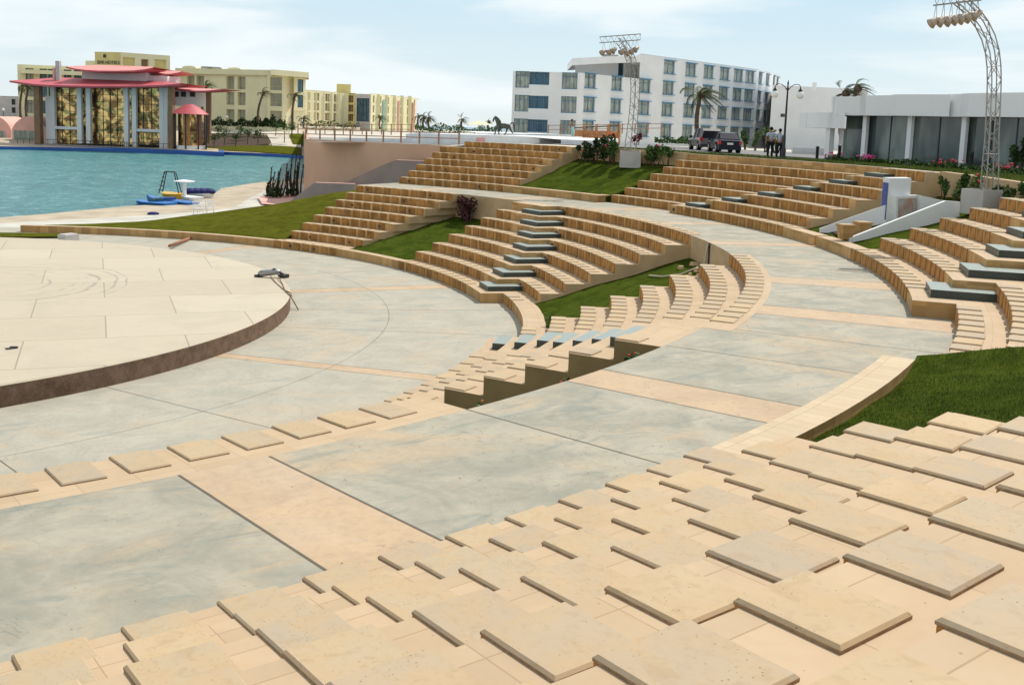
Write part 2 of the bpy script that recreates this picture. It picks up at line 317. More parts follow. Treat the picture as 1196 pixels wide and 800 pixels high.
# ------------------------------------------------------------------ mesh helpers
class MB:
    def __init__(s): s.v = []; s.f = []; s.mi = []; s.smooth = False
    def quad(s, a, b, c, d, mi=0):
        i = len(s.v); s.v += [tuple(a), tuple(b), tuple(c), tuple(d)]; s.f.append((i, i+1, i+2, i+3)); s.mi.append(mi)
    def tri(s, a, b, c, mi=0):
        i = len(s.v); s.v += [tuple(a), tuple(b), tuple(c)]; s.f.append((i, i+1, i+2)); s.mi.append(mi)
    def poly(s, pts, mi=0):
        i = len(s.v); s.v += [tuple(p) for p in pts]; s.f.append(tuple(range(i, i+len(pts)))); s.mi.append(mi)
    def box(s, c, sx, sy, sz, rz=0.0, mi=0, taper=1.0):
        """box: c = centre of the base"""
        c = Vector(c); R = Matrix.Rotation(rz, 3, 'Z'); P = []
        for z, t in ((0, 1.0), (sz, taper)):
            for x, y in ((-1, -1), (1, -1), (1, 1), (-1, 1)): P.append(c + R @ Vector((x*sx/2*t, y*sy/2*t, 0)) + Vector((0, 0, z)))
        s.hexa(P, mi)
    def hexa(s, P, mi=0):
        i = len(s.v); s.v += [tuple(p) for p in P]
        for f in ((3, 2, 1, 0), (4, 5, 6, 7), (0, 1, 5, 4), (1, 2, 6, 5), (2, 3, 7, 6), (3, 0, 4, 7)):
            s.f.append(tuple(i+j for j in f)); s.mi.append(mi)
    def beam(s, a, b, w, h=None, mi=0):
        """rectangular bar between two points"""
        h = h or w; a = Vector(a); b = Vector(b); d = (b-a).normalized()
        up = Vector((0, 0, 1)) if abs(d.z) < .95 else Vector((1, 0, 0))
        r = d.cross(up).normalized()*w/2; u = r.cross(d).normalized()*h/2
        s.hexa([a-r-u, a+r-u, a+r+u, a-r+u, b-r-u, b+r-u, b+r+u, b-r+u], mi)
    def tube(s, pts, rad_, n=8, mi=0, cap=True):
        pts = [Vector(p) for p in pts]; rr = rad_ if isinstance(rad_, (list, tuple)) else [rad_]*len(pts)
        base = len(s.v); prev = None
        for i, p in enumerate(pts):
            d = (pts[min(i+1, len(pts)-1)]-pts[max(i-1, 0)]).normalized()
            ref = prev if prev is not None else (Vector((0, 0, 1)) if abs(d.z) < .9 else Vector((1, 0, 0)))
            r = d.cross(ref); r = r.normalized() if r.length > 1e-6 else Vector((1, 0, 0)); u = r.cross(d).normalized(); prev = u
            for k in range(n):
                a = 2*pi*k/n; s.v.append(tuple(p + (r*cos(a)+u*sin(a))*rr[i]))
        for i in range(len(pts)-1):
            for k in range(n):
                a = base+i*n+k; b = base+i*n+(k+1) % n; s.f.append((a, b, b+n, a+n)); s.mi.append(mi)
        if cap:
            s.f.append(tuple(base+k for k in range(n))[::-1]); s.mi.append(mi)
            s.f.append(tuple(base+(len(pts)-1)*n+k for k in range(n))); s.mi.append(mi)
    def ball(s, c, r, n=10, mi=0, sz=1.0, sx=1.0):
        c = Vector(c); base = len(s.v); m_ = n//2+1
        for i in range(m_+1):
            th = pi*i/m_
            for k in range(n):
                a = 2*pi*k/n; s.v.append((c.x+r*sx*sin(th)*cos(a), c.y+r*sx*sin(th)*sin(a), c.z+r*sz*cos(th)))
        for i in range(m_):
            for k in range(n):
                a = base+i*n+k; b = base+i*n+(k+1) % n; s.f.append((a, a+n, b+n, b)); s.mi.append(mi)
    def lathe(s, c, prof, n=12, mi=0):
        c = Vector(c); base = len(s.v)
        for r, z in prof:
            for k in range(n): s.v.append((c.x+r*cos(2*pi*k/n), c.y+r*sin(2*pi*k/n), c.z+z))
        for i in range(len(prof)-1):
            for k in range(n):
                a = base+i*n+k; b = base+i*n+(k+1) % n; s.f.append((a, b, b+n, a+n)); s.mi.append(mi)
    def prism(s, pts, z0, z1, mi=0, mtop=None):
        """extrude a 2D outline (counter-clockwise) between z0 and z1 (numbers or lists)"""
        n = len(pts); Z0 = z0 if isinstance(z0, list) else [z0]*n; Z1 = z1 if isinstance(z1, list) else [z1]*n
        s.poly([(p[0], p[1], z) for p, z in zip(pts, Z1)], mi if mtop is None else mtop)
        for i in range(n):
            j = (i+1) % n; a, b = pts[i], pts[j]
            s.quad((a[0], a[1], Z0[i]), (b[0], b[1], Z0[j]), (b[0], b[1], Z1[j]), (a[0], a[1], Z1[i]), mi)
    def mesh(s, name, mats):
        me = bpy.data.meshes.new(name); me.from_pydata(s.v, [], s.f)
        if not isinstance(mats, (list, tuple)): mats = [mats]
        for q in mats: me.materials.append(q)
        me.polygons.foreach_set('material_index', s.mi)
        if s.smooth: me.polygons.foreach_set('use_smooth', [True]*len(s.f))
        me.update(); return me
    def build(s, name, mats, parent=None):
        o = bpy.data.objects.new(name, s.mesh(name, mats)); COL.objects.link(o)
        if parent is not None:
            o.parent = parent; o.matrix_parent_inverse = Matrix.Translation(parent.location).inverted() if parent.rotation_euler.z == 0 else parent_inv(parent)
        return o
def parent_inv(p):
    return (Matrix.Translation(p.location) @ Matrix.Rotation(p.rotation_euler.z, 4, 'Z')).inverted()
def tag(o, label=None, cat=None, group=None, kind=None):
    if label: o['label'] = label
    if cat: o['category'] = cat
    if group: o['group'] = group
    if kind: o['kind'] = kind
    return o
def thing(name, label, cat, loc, group=None):
    o = bpy.data.objects.new(name, None); COL.objects.link(o); o.location = loc; o.empty_display_size = .3
    return tag(o, label, cat, group)
def link(name, me, loc=(0, 0, 0), rz=0.0, parent=None):
    o = bpy.data.objects.new(name, me); COL.objects.link(o); o.location = loc; o.rotation_euler = (0, 0, rz)
    if parent is not None: o.parent = parent
    return o
def structure(name, mb, mats): return tag(mb.build(name, mats), kind='structure')
def smooth(o):
    for p in o.data.polygons: p.use_smooth = True
    return o

# ------------------------------------------------------------------ amphitheatre numbers
D_, DU = .985, .946
IN, OUT, U0 = 25.0, 25.95, 36.83
def arc(a0, a1, step=1.2):
    n = max(1, int(math.ceil(abs(a1-a0)/step))); return [a0+(a1-a0)*i/n for i in range(n+1)]

def step_mesh(pieces, rout, z0, z1, zs):
    """one level of seating: pieces = [(a_from, a_to, lip radius)] ascending azimuth"""
    mb = MB(); prev = None
    for a0, a1, rl in pieces:
        A = arc(a0, a1)
        for p, q in zip(A, A[1:]):
            if rout-rl > .02: mb.quad(pol(rl, p, z1), pol(rout, p, z1), pol(rout, q, z1), pol(rl, q, z1), 0)
            mb.quad(pol(rl, q, z0), pol(rl, p, z0), pol(rl, p, z1), pol(rl, q, z1), 1)
        if prev is not None and prev[1] != rl:
            a = a0; ra, rb = prev[1], rl
            mb.quad(pol(ra, a, z0), pol(rb, a, z0), pol(rb, a, z1), pol(ra, a, z1), 1)
        prev = (a1, rl)
    for a, rl in ((pieces[0][0], pieces[0][2]), (pieces[-1][1], pieces[-1][2])):
        if rout-rl > .02: mb.quad(pol(rl, a, zs), pol(rout, a, zs), pol(rout, a, z1), pol(rl, a, z1), 2)
    return mb
M['shadeside'] = plain('shaded_end_wall', (.27, .185, .085), .85, .15, 1.2, bump=.1)  # darker copy of the end wall stone, shade put into its colour
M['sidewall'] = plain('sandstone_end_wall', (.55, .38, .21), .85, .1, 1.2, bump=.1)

pads = []      # (radius, azimuth of the near side, z of the tread, label, height of riser)
ORD = ['lowest', 'second', 'third', 'fourth', 'fifth', 'sixth', 'seventh', 'topmost']
def terrace(label, pieces_of, rout, zf, n, name='seating_terrace', side='sidewall'):
    t = thing(name, label, 'terrace steps', pol(rout-3, (pieces_of(0)[0][0]+pieces_of(0)[-1][1])/2, zf(-1)))
    for k in range(n):
        z1 = zf(k); z0 = zf(k-1)-(.05 if k else .3)
        step_mesh(pieces_of(k), rout, z0, z1, zf(k-1) if k else z0).build('step', [M['tile'], M['riser'], M[side]], t)
    return t
def padrow(r, a_lo, a_hi, z, h, lab, pitch=None, a_start=None, pw=.5):
    p = pitch or deg(.715/r); w = deg(pw/r)
    a = (a_hi-w) if a_start is None else a_start
    while a > a_lo:
        if a+w <= a_hi+.02: pads.append((r, a, z, lab, h))
        a -= p

LZ = lambda k: .4*(k+1)
def UZ(rise): return lambda k: 3.2+rise*(k+1)
Lr = 32.87; Ur = 43.45
# block names used in labels
lowA = 'far left lower'; lowB = 'middle lower'; lowC = 'right lower'; lowD = 'near left lower'
# A : far left lower block
aA0 = lambda k: 13.7-.28*k
terrace('far left lower block of eight stone seating steps beside the open grass bank',
        lambda k: [(aA0(k), 25.7 if k else 25.7, 25.45+D_*k if k else 25.0)], Lr, LZ, 8)
for k in range(8): padrow(25.45+D_*k if k else 25.0, aA0(k)+.2, 25.6, LZ(k), .4, (lowA, k))
# B : middle lower block, far half inner, near half outer
JB = [-21.17, -18.5, -15.95, -13.5, -10.6, -7.85, -5.3, -3.0]
rIN = lambda k: IN+D_*k
rOUT = lambda k: OUT+D_*k
terrace('middle lower block of stone seating steps with dark green stair slabs rising to the left',
        lambda k: [(-26.6, JB[k], rOUT(k)), (JB[k], 2.1, rIN(k))], Lr, LZ, 8)
for k in range(8):
    padrow(rOUT(k), -26.5, JB[k]-1.2, LZ(k), .4, (lowB, k))
    if k < 7: padrow(rIN(k), JB[k]+4.5, 2.0, LZ(k), .4, (lowB, k))
# C : right lower block, far half outer, near half inner
JC = [-41.9, -45.1, -47.9, -51.7, -54.5, -57.2, -59.8, -62.0]
terrace('right lower block of curved stone seating steps ending in a sawtooth side wall browned for shade',
        lambda k: [(-65.6, JC[k], rIN(k)), (JC[k], -37.0, rOUT(k))], Lr, LZ, 8, side='shadeside')
endC = [-43.2, -44.5, -46.2, -48.0, -50.45, -52.5, -56.0, -60.4]
for k in range(8):
    padrow(rOUT(k), endC[k]-.1, -37.1, LZ(k), .4, (lowC, k), pitch=deg(.70/rOUT(k)))
    pt_ = deg((.93+.05*(k % 3))/rIN(k)); padrow(rIN(k), -65.7, max(JC[k]-4.5, -64.4), LZ(k), .4, (lowC, k), a_start=-65.5+int((max(JC[k]-4.5, -64.4)+65.5)/pt_)*pt_, pitch=pt_)
# D : near left lower block
terrace('near left lower block of stone seating steps falling away below the front walkway',
        lambda k: [(-104.5, -76.0, rIN(k))], Lr, LZ, 8)
for k in range(8): padrow(rIN(k), -95, -76.1, LZ(k), .4, (lowD, k), a_start=-76.75-.0*k, pitch=deg(.72/31.9)*31.9/rIN(k))
# UA
rU = lambda k: U0+DU*k
rV = lambda k: U0+DU*(k+1)
zUA = UZ(.397); zUB = UZ(.393); zUC = UZ(.373); zUD = UZ(.3654)
terrace('far left upper block of seven stone seating steps below the bronze horse',
        lambda k: [(11.6, 25.6-(1.9 if k == 6 else 0), rU(k))], Ur, zUA, 7)
for k in range(7): padrow(rU(k), 11.7, 25.5-(1.9 if k == 6 else 0), zUA(k), .397, ('far left upper', k))
JU = [-9.74, -12.3, -14.65, -16.75, -18.7, -20.45, -22.0]
terrace('long upper block of stone seating steps below the parked cars and street lamp',
        lambda k: [(-26.7, JU[k], rU(k)), (JU[k], 0.0, min(rV(k), Ur-.03))], Ur, zUB, 7)
for k in range(7):
    padrow(rU(k), -26.6, JU[k]-1.0, zUB(k), .393, ('long upper', k))
    if k < 6: padrow(rV(k), JU[k]+.3, -.1, zUB(k), .393, ('long upper', k))
JUC = [-54.5, -52.4, -49.95, -47.5, -45.1, -42.7, -40.3]
terrace('right upper block of stone seating steps with dark green slabs beside the water feature',
        lambda k: [(-64.85, JUC[k], min(rV(k), Ur-.03)), (JUC[k], -37.25, rU(k))], Ur, zUC, 7)
for k in range(7):
    if k < 6: padrow(rV(k), -64.2, JUC[k]-.55, zUC(k), .373, ('right upper', k), pitch=deg(.70/rV(k)))
    padrow(rU(k), JUC[k]+2.6, -37.35, zUC(k), .373, ('right upper', k), pitch=deg(.70/rU(k)))
# UD: foreground block, measured row by row
UDend = [-76.0, -76.0, -76.1, -76.55, -78.0, -78.6, -79.6]
terrace('foreground upper block of wide stone seating steps covered with square slabs',
        lambda k: [(-104.5, UDend[k], rU(k))], Ur, zUD, 7)
UDs = [(-76.86, 1.135), (-77.44, 1.118), (-76.95, 1.096), (-77.43, 1.0875), (-78.98, 1.077), (-79.38, 1.064), (-80.78, 1.056)]
for k in range(7):
    padrow(rU(k), -93 if k < 5 else -90.5, UDend[k]+.3, zUD(k), .3654, ('foreground upper', k), pitch=UDs[k][1], a_start=UDs[k][0])

# ---- seat slabs
def pad_mesh(name, w, dpt, h, th=.028, over=.0, panel=True):
    """origin at lip mid-width on the tread; +x outwards, +y along the row"""
    mb = MB(); x0 = -.035; b = .014
    def slab(x0, x1, y0, y1, z0, z1):
        B = [(x0, y0), (x1, y0), (x1, y1), (x0, y1)]
        T = [(x0+b, y0+b), (x1-b, y0+b), (x1-b, y1-b), (x0+b, y1-b)]
        zb = z1-b
        mb.poly([(p[0], p[1], z1) for p in T], 0)
        for i in range(4):
            j = (i+1) % 4
            mb.quad((*B[i], zb), (*B[j], zb), (*T[j], z1), (*T[i], z1), 0)
            mb.quad((*B[i], z0), (*B[j], z0), (*B[j], zb), (*B[i], zb), 0)
        mb.poly([(*p, z0) for p in B[::-1]], 0)
    slab(x0, dpt, -w/2, w/2, .001, th)
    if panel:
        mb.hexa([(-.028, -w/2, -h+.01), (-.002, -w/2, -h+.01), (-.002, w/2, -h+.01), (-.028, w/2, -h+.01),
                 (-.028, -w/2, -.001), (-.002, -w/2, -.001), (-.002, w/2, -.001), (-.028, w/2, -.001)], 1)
    return mb
_pm = {}
pm_cache = {}
info = []
for r, a, z, lab, h in pads:
    w = .5; ac = a+deg(w/2/r); c = pol(r, ac, z); u, v, d = prj(c)
    if d > .3: 
        vis = (-60 < u < 1256) and (-30 < v < 860) and (ac > 0 or d > .4)
    else: vis = False
    if lab[0] == lowD and lab[1] < 7: vis = False
    info.append((not vis, d if d > 0 else 999, (r, ac, z, lab, h)))
info.sort(key=lambda q: (q[0], q[1]))
depth_of = {'right lower': .47, 'near left lower': .56}
ngood = 0
for i, (nv, d, (r, ac, z, lab, h)) in enumerate(info[:300]):
    blk, k = lab
    dp = .47 if blk != 'near left lower' else .62
    key = (dp, round(h, 3))
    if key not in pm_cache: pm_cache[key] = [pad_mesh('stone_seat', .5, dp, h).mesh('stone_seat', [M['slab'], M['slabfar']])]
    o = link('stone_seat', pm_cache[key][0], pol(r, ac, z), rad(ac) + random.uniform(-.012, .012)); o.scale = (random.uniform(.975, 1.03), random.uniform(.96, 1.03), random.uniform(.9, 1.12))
    tag(o, 'square sandstone seat lying on the %s row of the %s terrace' % (ORD[k] if k < 7 else 'topmost', blk), 'stone seat', 'stone seats on the %s terrace' % blk)
mb = MB(); rest = [q for q in info[300:] if not (q[2][3][0] == lowD and q[2][1] < -96)]
for nv, d, (r, ac, z, lab, h) in rest:
    pmb = pad_mesh('p', .5, .47, h); R = Matrix.Translation(pol(r, ac, z)) @ Matrix.Rotation(rad(ac), 4, 'Z'); base = len(mb.v)
    mb.v += [tuple(R @ Vector(v)) for v in pmb.v]; mb.f += [tuple(base+j for j in f) for f in pmb.f]; mb.mi += pmb.mi
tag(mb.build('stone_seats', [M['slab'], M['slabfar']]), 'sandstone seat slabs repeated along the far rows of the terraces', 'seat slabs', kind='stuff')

# ---- green stair slabs
def stair_slab(a0, a1, r0, r1, z, lab, grp):
    mb = MB(); A = arc(a0, a1, 1.1); z0 = z-.2; b = .012
    for p, q in zip(A, A[1:]):
        mb.quad(pol(r0, p, z), pol(r1, p, z), pol(r1, q, z), pol(r0, q, z)); mb.quad(pol(r0, q, z0), pol(r0, p, z0), pol(r0, p, z), pol(r0, q, z))
        mb.quad(pol(r1, p, z0), pol(r1, q, z0), pol(r1, q, z), pol(r1, p, z))
    for a in (a0, a1): mb.quad(pol(r0, a, z0), pol(r1, a, z0), pol(r1, a, z), pol(r0, a, z))
    tag(mb.build('granite_step', M['granite']), lab, 'stair slab', grp)
for k in range(7):
    stair_slab(JB[k]+1.1, JB[k]+4.3, rIN(k)+.42, rIN(k)+1.93, LZ(k)+.2, 'dark green granite stair slab, %s of seven on the middle lower terrace' % (ORD[k] if k < 6 else 'topmost'), 'green stair slabs on the middle lower terrace')
    stair_slab(JC[k]-3.7, JC[k]-1.0, rIN(k)+.38, rIN(k)+.95, LZ(k)+.2, 'pale green granite stair slab, %s of seven behind the sawtooth wall' % (ORD[k] if k < 6 else 'topmost'), 'green stair slabs behind the sawtooth wall')
for k in range(6):
    stair_slab(JU[k]-3.2, JU[k]-1.1, rU(k)+.42, rU(k)+1.5, zUB(k)+.19, 'dark green granite stair slab, %s of six on the long upper terrace' % (ORD[k] if k < 5 else 'topmost'), 'green stair slabs on the long upper terrace')
    stair_slab(JUC[k]+1.1, JUC[k]+3.4, rU(k)+.42, rU(k)+1.9, zUC(k)+.19, 'large dark green granite stair slab, %s of six on the right upper terrace' % (ORD[k] if k < 5 else 'topmost'), 'green stair slabs on the right upper terrace')

# ---- recessed step lights (small dark fittings on the risers)
def step_light(r, a, z, lab, grp):
    c = pol(r-.034, a, z-.2); mb = MB(); R = Matrix.Rotation(rad(a), 3, 'Z')
    P = []
    for x in (-.012, .03):
        for y, zz in ((-.07, -.06), (.07, -.06), (.07, .06), (-.07, .06)): P.append(c + R @ Vector((x, y, 0)) + Vector((0, 0, zz)))
    mb.hexa(P); tag(mb.build('step_light', M['darkframe']), lab, 'step light', grp)
for k, a in ((7, 24.0), (7, 15.2), (5, 23.2), (5, 14.6), (6, 17.3), (3, 22.6), (3, 15.3), (1, 22.5), (1, 15.8), (0, 22.8), (0, 18.6)):
    step_light(25.45+D_*k if k else 25.0, a, LZ(k), 'small dark light set in a riser of the far left lower terrace', 'step lights in the far left lower terrace')
for k in range(1, 8):
    step_light(rOUT(k), JB[k]-.75, LZ(k), 'small dark light set in the riser beside a green stair slab', 'step lights beside the green stair slabs')
for k, a in ((0, 24.3), (0, 15.5), (2, 22), (2, 13.8), (3, 12.6), (4, 23), (4, 12.9), (5, 21.7), (6, 13.0)):
    step_light(rU(k), a, zUA(k), 'small dark light set in a riser of the far left upper terrace', 'step lights in the far left upper terrace')
step_light(rU(0), -10.3, zUB(0), 'small dark light at the stepped end of the lowest riser of the long upper terrace', 'step lights in the upper terraces')

# ------------------------------------------------------------------ floors
def ring(mb, r0, r1, a0, a1, z, mi=0, step=1.5, zi=None):
    A = arc(a0, a1, step); zf = z if callable(z) else (lambda r, a: z)
    for p, q in zip(A, A[1:]): mb.quad(pol(r0, p, zf(r0, p)), pol(r1, p, zf(r1, p)), pol(r1, q, zf(r1, q)), pol(r0, q, zf(r0, q)), mi)
mb = MB(); ring(mb, 0.01, 26.6, -110, 62, 0.0); ring(mb, 0.01, 27.4, 62, 250, 0.0); structure('orchestra_paving', mb, M['orch'])
mb = MB(); ring(mb, Lr, 37.95, -112, 26.3, 3.2); 
A = arc(-112, 26.3)
for p, q in zip(A, A[1:]): mb.quad(pol(Lr, q, -.2), pol(Lr, p, -.2), pol(Lr, p, 3.2), pol(Lr, q, 3.2), 1)
structure('walkway', mb, [M['walk'], M['sidewall']])
mb = MB(); ring(mb, Lr+.002, 33.5, -61.5, -37.2, 3.204); ring(mb, Lr+.002, 33.5, -26.6, -3.2, 3.204); structure('walkway_edge_tiles', mb, M['tile'])
# kerbs in front of the grass wedges
def kerb(r0, r1, a0, a1, zb, zt, lab, inner=None, mt=None):
    mb = MB(); A = arc(a0, a1, 1.1); zi = zb if inner is None else inner
    for p, q in zip(A, A[1:]):
        mb.quad(pol(r0, p, zt), pol(r1, p, zt), pol(r1, q, zt), pol(r0, q, zt), 0)
        mb.quad(pol(r0, q, zb), pol(r0, p, zb), pol(r0, p, zt), pol(r0, q, zt), 1)
        mb.quad(pol(r1, p, zi), pol(r1, q, zi), pol(r1, q, zt), pol(r1, p, zt), 1)
    for a in (a0, a1): mb.quad(pol(r0, a, zb), pol(r1, a, zb), pol(r1, a, zt), pol(r0, a, zt), 1)
    return tag(mb.build('stone_kerb', [M['kerbtile'] if mt else M['tile'], M['riser']]), lab, 'kerb')
kerb(25.0, 25.45, 25.71, 62.5, -.1, .395, 'long low stone kerb curving left along the open grass bank')
kerb(25.0, 25.5, 2.11, 13.69, -.1, .398, 'low stone kerb closing the grass wedge between the two far lower blocks')
kerb(25.95, 26.75, -36.99, -26.61, -.1, .398, 'low stone kerb closing the grass wedge between the middle and right lower blocks')
kerb(36.83, 37.8, .01, 1.1, 3.1, 3.585, 'stone kerb return at the left end of the long upper terrace')
kerb(36.83, 37.4, 1.11, 11.59, 3.1, 3.59, 'stone kerb in front of the upper lawn below the first light tower')
kerb(36.83, 37.4, -30.95, -26.71, 3.1, 3.575, 'short stone kerb left of the gap below the white water feature')
kerb(36.83, 37.4, -37.24, -31.3, 3.1, 3.575, 'stone kerb right of the gap below the white water feature')
kerb(36.83, 37.36, -75.99, -65.2, 3.1, 3.566, 'pale tiled kerb strip curving beside the near lawn', 3.2, 1)
for k in range(2): pass
# ------------------------------------------------------------------ grass wedges
def lawn(name, a0, a1, r0, r1, zf, lab, mat, na=14, nr=12, cat='lawn'):
    mb = MB(); mb.smooth = True; rr = [r0+(r1-r0)*i/nr for i in range(nr+1)]; aa = [a0+(a1-a0)*i/na for i in range(na+1)]
    for a in aa:
        for r in rr: mb.v.append(tuple(pol(r, a, zf(r, a)+.03*sin(r*2.1+a*.7)*cos(a*1.3))))
    for i in range(na):
        for j in range(nr):
            b = i*(nr+1)+j; mb.f.append((b, b+1, b+nr+2, b+nr+1)); mb.mi.append(0)
    n0 = len(mb.v); m1 = nr+1          # skirts along the two sides
    for base_ in (0, na*m1):
        k0 = len(mb.v)
        for j in range(m1): x_, y_, z_ = mb.v[base_+j]; mb.v.append((x_, y_, z_-.9))
        for j in range(nr): mb.f.append((base_+j, base_+j+1, k0+j+1, k0+j)); mb.mi.append(0)
    return tag(mb.build(name, mat), lab, cat, kind='stuff')
lz = lambda r, a: .3+(r-25.5)*.215
lawn('lawn', 2.1, 13.9, 25.49, 32.86, lz, 'sloping green lawn wedge between the far left and middle lower terraces', M['lawn'])
lawn('lawn', -37.0, -26.6, 26.74, 32.86, lambda r, a: .42+(r-26.8)*.31, 'sloping green lawn wedge between the middle and right lower terraces', M['lawn'])
lawn('planting_bed', -76.0, -65.6, 25.5, 32.86, lambda r, a: .25+(r-25.5)*.3, 'sloping planted bed hidden behind the shaded sawtooth wall', M['lawn'])
kerb(25.0, 25.5, -75.99, -65.61, -.1, .398, 'low stone kerb at the foot of the bed below the sawtooth wall')
lz1 = lambda r, a: 3.5+max(0, r-37.4)*.27+ (.15 if r > 41 else 0)
lawn('lawn', 0.0, 11.6, 37.39, 43.3, lz1, 'bright green upper lawn below the first light tower', M['lawn'])
lawn('lawn', -37.2, -26.7, 37.39, 43.3, lambda r, a: 3.45+max(0, r-37.4)*.27, 'green upper lawn around the white water feature', M['lawn'])
lawn('lawn', -79.6, -64.85, 37.35, 43.4, lambda r, a: 3.4+max(0, r-37.4)*.21+.22*max(0, 1-(-64.85-a)/1.6), 'near green lawn wedge beside the foreground slabs', M['lawn'], 24, 16)
# blades on the nearest lawn
mb = MB(); rnd = random.Random(3)
for i in range(42000):
    a = rnd.uniform(-76.8, -64.9); r = 37.4+5.6*rnd.random(); z = 3.4+(r-37.4)*.21+.01+.22*max(0, 1-(-64.85-a)/1.6)+.03*sin(r*2.1+a*.7)*cos(a*1.3)
    c = pol(r, a, z); t = rnd.uniform(0, 2*pi); h = rnd.uniform(.015, .045); w = .005
    d = Vector((cos(t), sin(t), 0)); l = Vector((rnd.uniform(-.02, .02), rnd.uniform(-.02, .02), h))
    mb.tri(c-d*w, c+d*w, c+l)
tag(mb.build('grass_blades', M['lawnblade']), 'short blades of grass standing on the near lawn', 'grass', kind='stuff')
# open grass bank on the left
def bank():
    mb = MB(); mb.smooth = True; aa = [25.4+(60-25.4)*i/26 for i in range(27)]; nr = 10
    tab = [(25.8, 38.5, 3.25), (30, 37.5, 2.7), (35, 38, 2.15), (40, 36.6, 1.32), (45, 34, .78), (50, 29.3, .44), (55, 27.2, .38), (60, 25.9, .36)]
    def ed(a):
        for p, q in zip(tab, tab[1:]):
            if a <= q[0]:
                t = (a-p[0])/(q[0]-p[0]); return p[1]+(q[1]-p[1])*t, p[2]+(q[2]-p[2])*t
        return tab[-1][1:]
    for a in aa:
        re, ze = ed(a)
        for j in range(nr+1):
            t = j/nr; r = 25.44+(re-25.44)*t; z = .34+(ze-.34)*t**.95; mb.v.append(tuple(pol(r, a, z)))
        mb.v.append(tuple(pol(re+.15, a, -.4)))
    n = nr+2
    for i in range(len(aa)-1):
        for j in range(n-1): b = i*n+j; mb.f.append((b, b+1, b+n+1, b+n)); mb.mi.append(0)
    tag(mb.build('grass_bank', M['lawnfar']), 'open yellowish green grass bank sloping down left towards the lake', 'grass bank', kind='stuff')
bank()

# ------------------------------------------------------------------ stage
st = thing('stage', 'large round pale concrete stage with a rim coloured dark for shade', 'stage', (0, 0, 0))
RS, ZS = 17.388, .585
mb = MB(); A = arc(-180, 180, 2.0)
for p, q in zip(A, A[1:]): mb.tri((0, 0, ZS), pol(RS-.04, p, ZS), pol(RS-.04, q, ZS)); mb.quad(pol(RS-.04, p, ZS), pol(RS, p, ZS-.04), pol(RS, q, ZS-.04), pol(RS-.04, q, ZS))
mb.build('floor', M['stage'], st)
mb = MB()
for p, q in zip(A, A[1:]): mb.quad(pol(RS, q, -.05), pol(RS, p, -.05), pol(RS, p, ZS-.04), pol(RS, q, ZS-.04))
mb.build('rim', M['rim'], st)
# ================================================================== surroundings
V2 = lambda p: Vector((p.x, p.y))
# upper ground, sea, lake, far shore
def wallline(r):       # azimuth of the left border of the high ground
    P = [(39.1, 18.8), (37.75, 41.0), (75.5, 126.0), (130, 250), (330, 700)]
    for p, q in zip(P, P[1:]):
        a = hypot(*p); b = hypot(*q)
        if r <= b or q == P[-1]:
            lo, hi = 0.0, 1.0
            for _ in range(40):
                m_ = (lo+hi)/2; x = p[0]+(q[0]-p[0])*m_; y = p[1]+(q[1]-p[1])*m_
                if hypot(x, y) < r: lo = m_
                else: hi = m_
            return deg(atan2(p[1]+(q[1]-p[1])*lo, p[0]+(q[0]-p[0])*lo))
def ztop(a):
    T = [(-112, 5.755), (-79.6, 5.757), (-64.9, 5.81), (-37.2, 5.81), (-26.7, 5.95), (0, 5.95), (11.6, 5.98), (21, 5.97), (26, 5.6), (48, 5.24), (60, 5.1)]
    for p, q in zip(T, T[1:]):
        if a <= q[0]: return p[1]+(q[1]-p[1])*max(0, min(1, (a-p[0])/(q[0]-p[0])))
    return T[-1][1]
def hz(r, a):
    T = [(43.45, 0), (60, -.02), (90, -.35), (150, -.75), (260, -1.2), (450, -2.2), (760, -3.5)]
    for p, q in zip(T, T[1:]):
        if r <= q[0]: return ztop(a)-.003+p[1]+(q[1]-p[1])*(r-p[0])/(q[0]-p[0])
    return 2.4
mb = MB(); RR = [43.45, 44.5, 46, 48, 52, 56, 62, 70, 80, 95, 115, 150, 200, 260, 340, 450, 600, 760]; na = 60
g = []
for r in RR:
    hi = 25.6 if r == 43.45 else wallline(max(r, 43.5))
    g.append([pol(r, -115+(hi+115)*j/na, hz(r, -115+(hi+115)*j/na)) for j in range(na+1)])
for i in range(len(RR)-1):
    for j in range(na): mb.quad(g[i][j], g[i+1][j], g[i+1][j+1], g[i][j+1])
structure('ground', mb, M['paving2'])
# a wall face under the rim of the high ground where grass wedges meet it
mb = MB()
for a0, a1, zb in ((-79.7, -64.8, 3.0), (-37.3, -26.6, 4.0), (-.1, 11.7, 4.4), (-105, -104.4, 0)):
    A = arc(a0, a1)
    for p, q in zip(A, A[1:]):
        mb.quad(pol(43.2, q, zb), pol(43.2, p, zb), pol(43.2, p, ztop(p)+.05), pol(43.2, q, ztop(q)+.05), 1)
        mb.quad(pol(43.2, p, ztop(p)+.05), pol(43.52, p, ztop(p)+.05), pol(43.52, q, ztop(q)+.05), pol(43.2, q, ztop(q)+.05), 0)
        mb.quad(pol(43.52, p, ztop(p)-.3), pol(43.52, q, ztop(q)-.3), pol(43.52, q, ztop(q)+.05), pol(43.52, p, ztop(p)+.05), 1)
    for a in (a0, a1): mb.quad(pol(43.2, a, zb), pol(43.52, a, zb), pol(43.52, a, ztop(a)+.05), pol(43.2, a, ztop(a)+.05), 1)
tag(mb.build('retaining_wall', [M['tile'], M['sidewall']]), 'brown stone retaining wall along the top of the grass wedges', 'retaining wall')
mb = MB(); n = 64
for i in range(n): mb.tri((0, 0, -2.6), pol(2350, 360*i/n, -2.6), pol(2350, 360*(i+1)/n, -2.6))
structure('sea', mb, M['sea'])
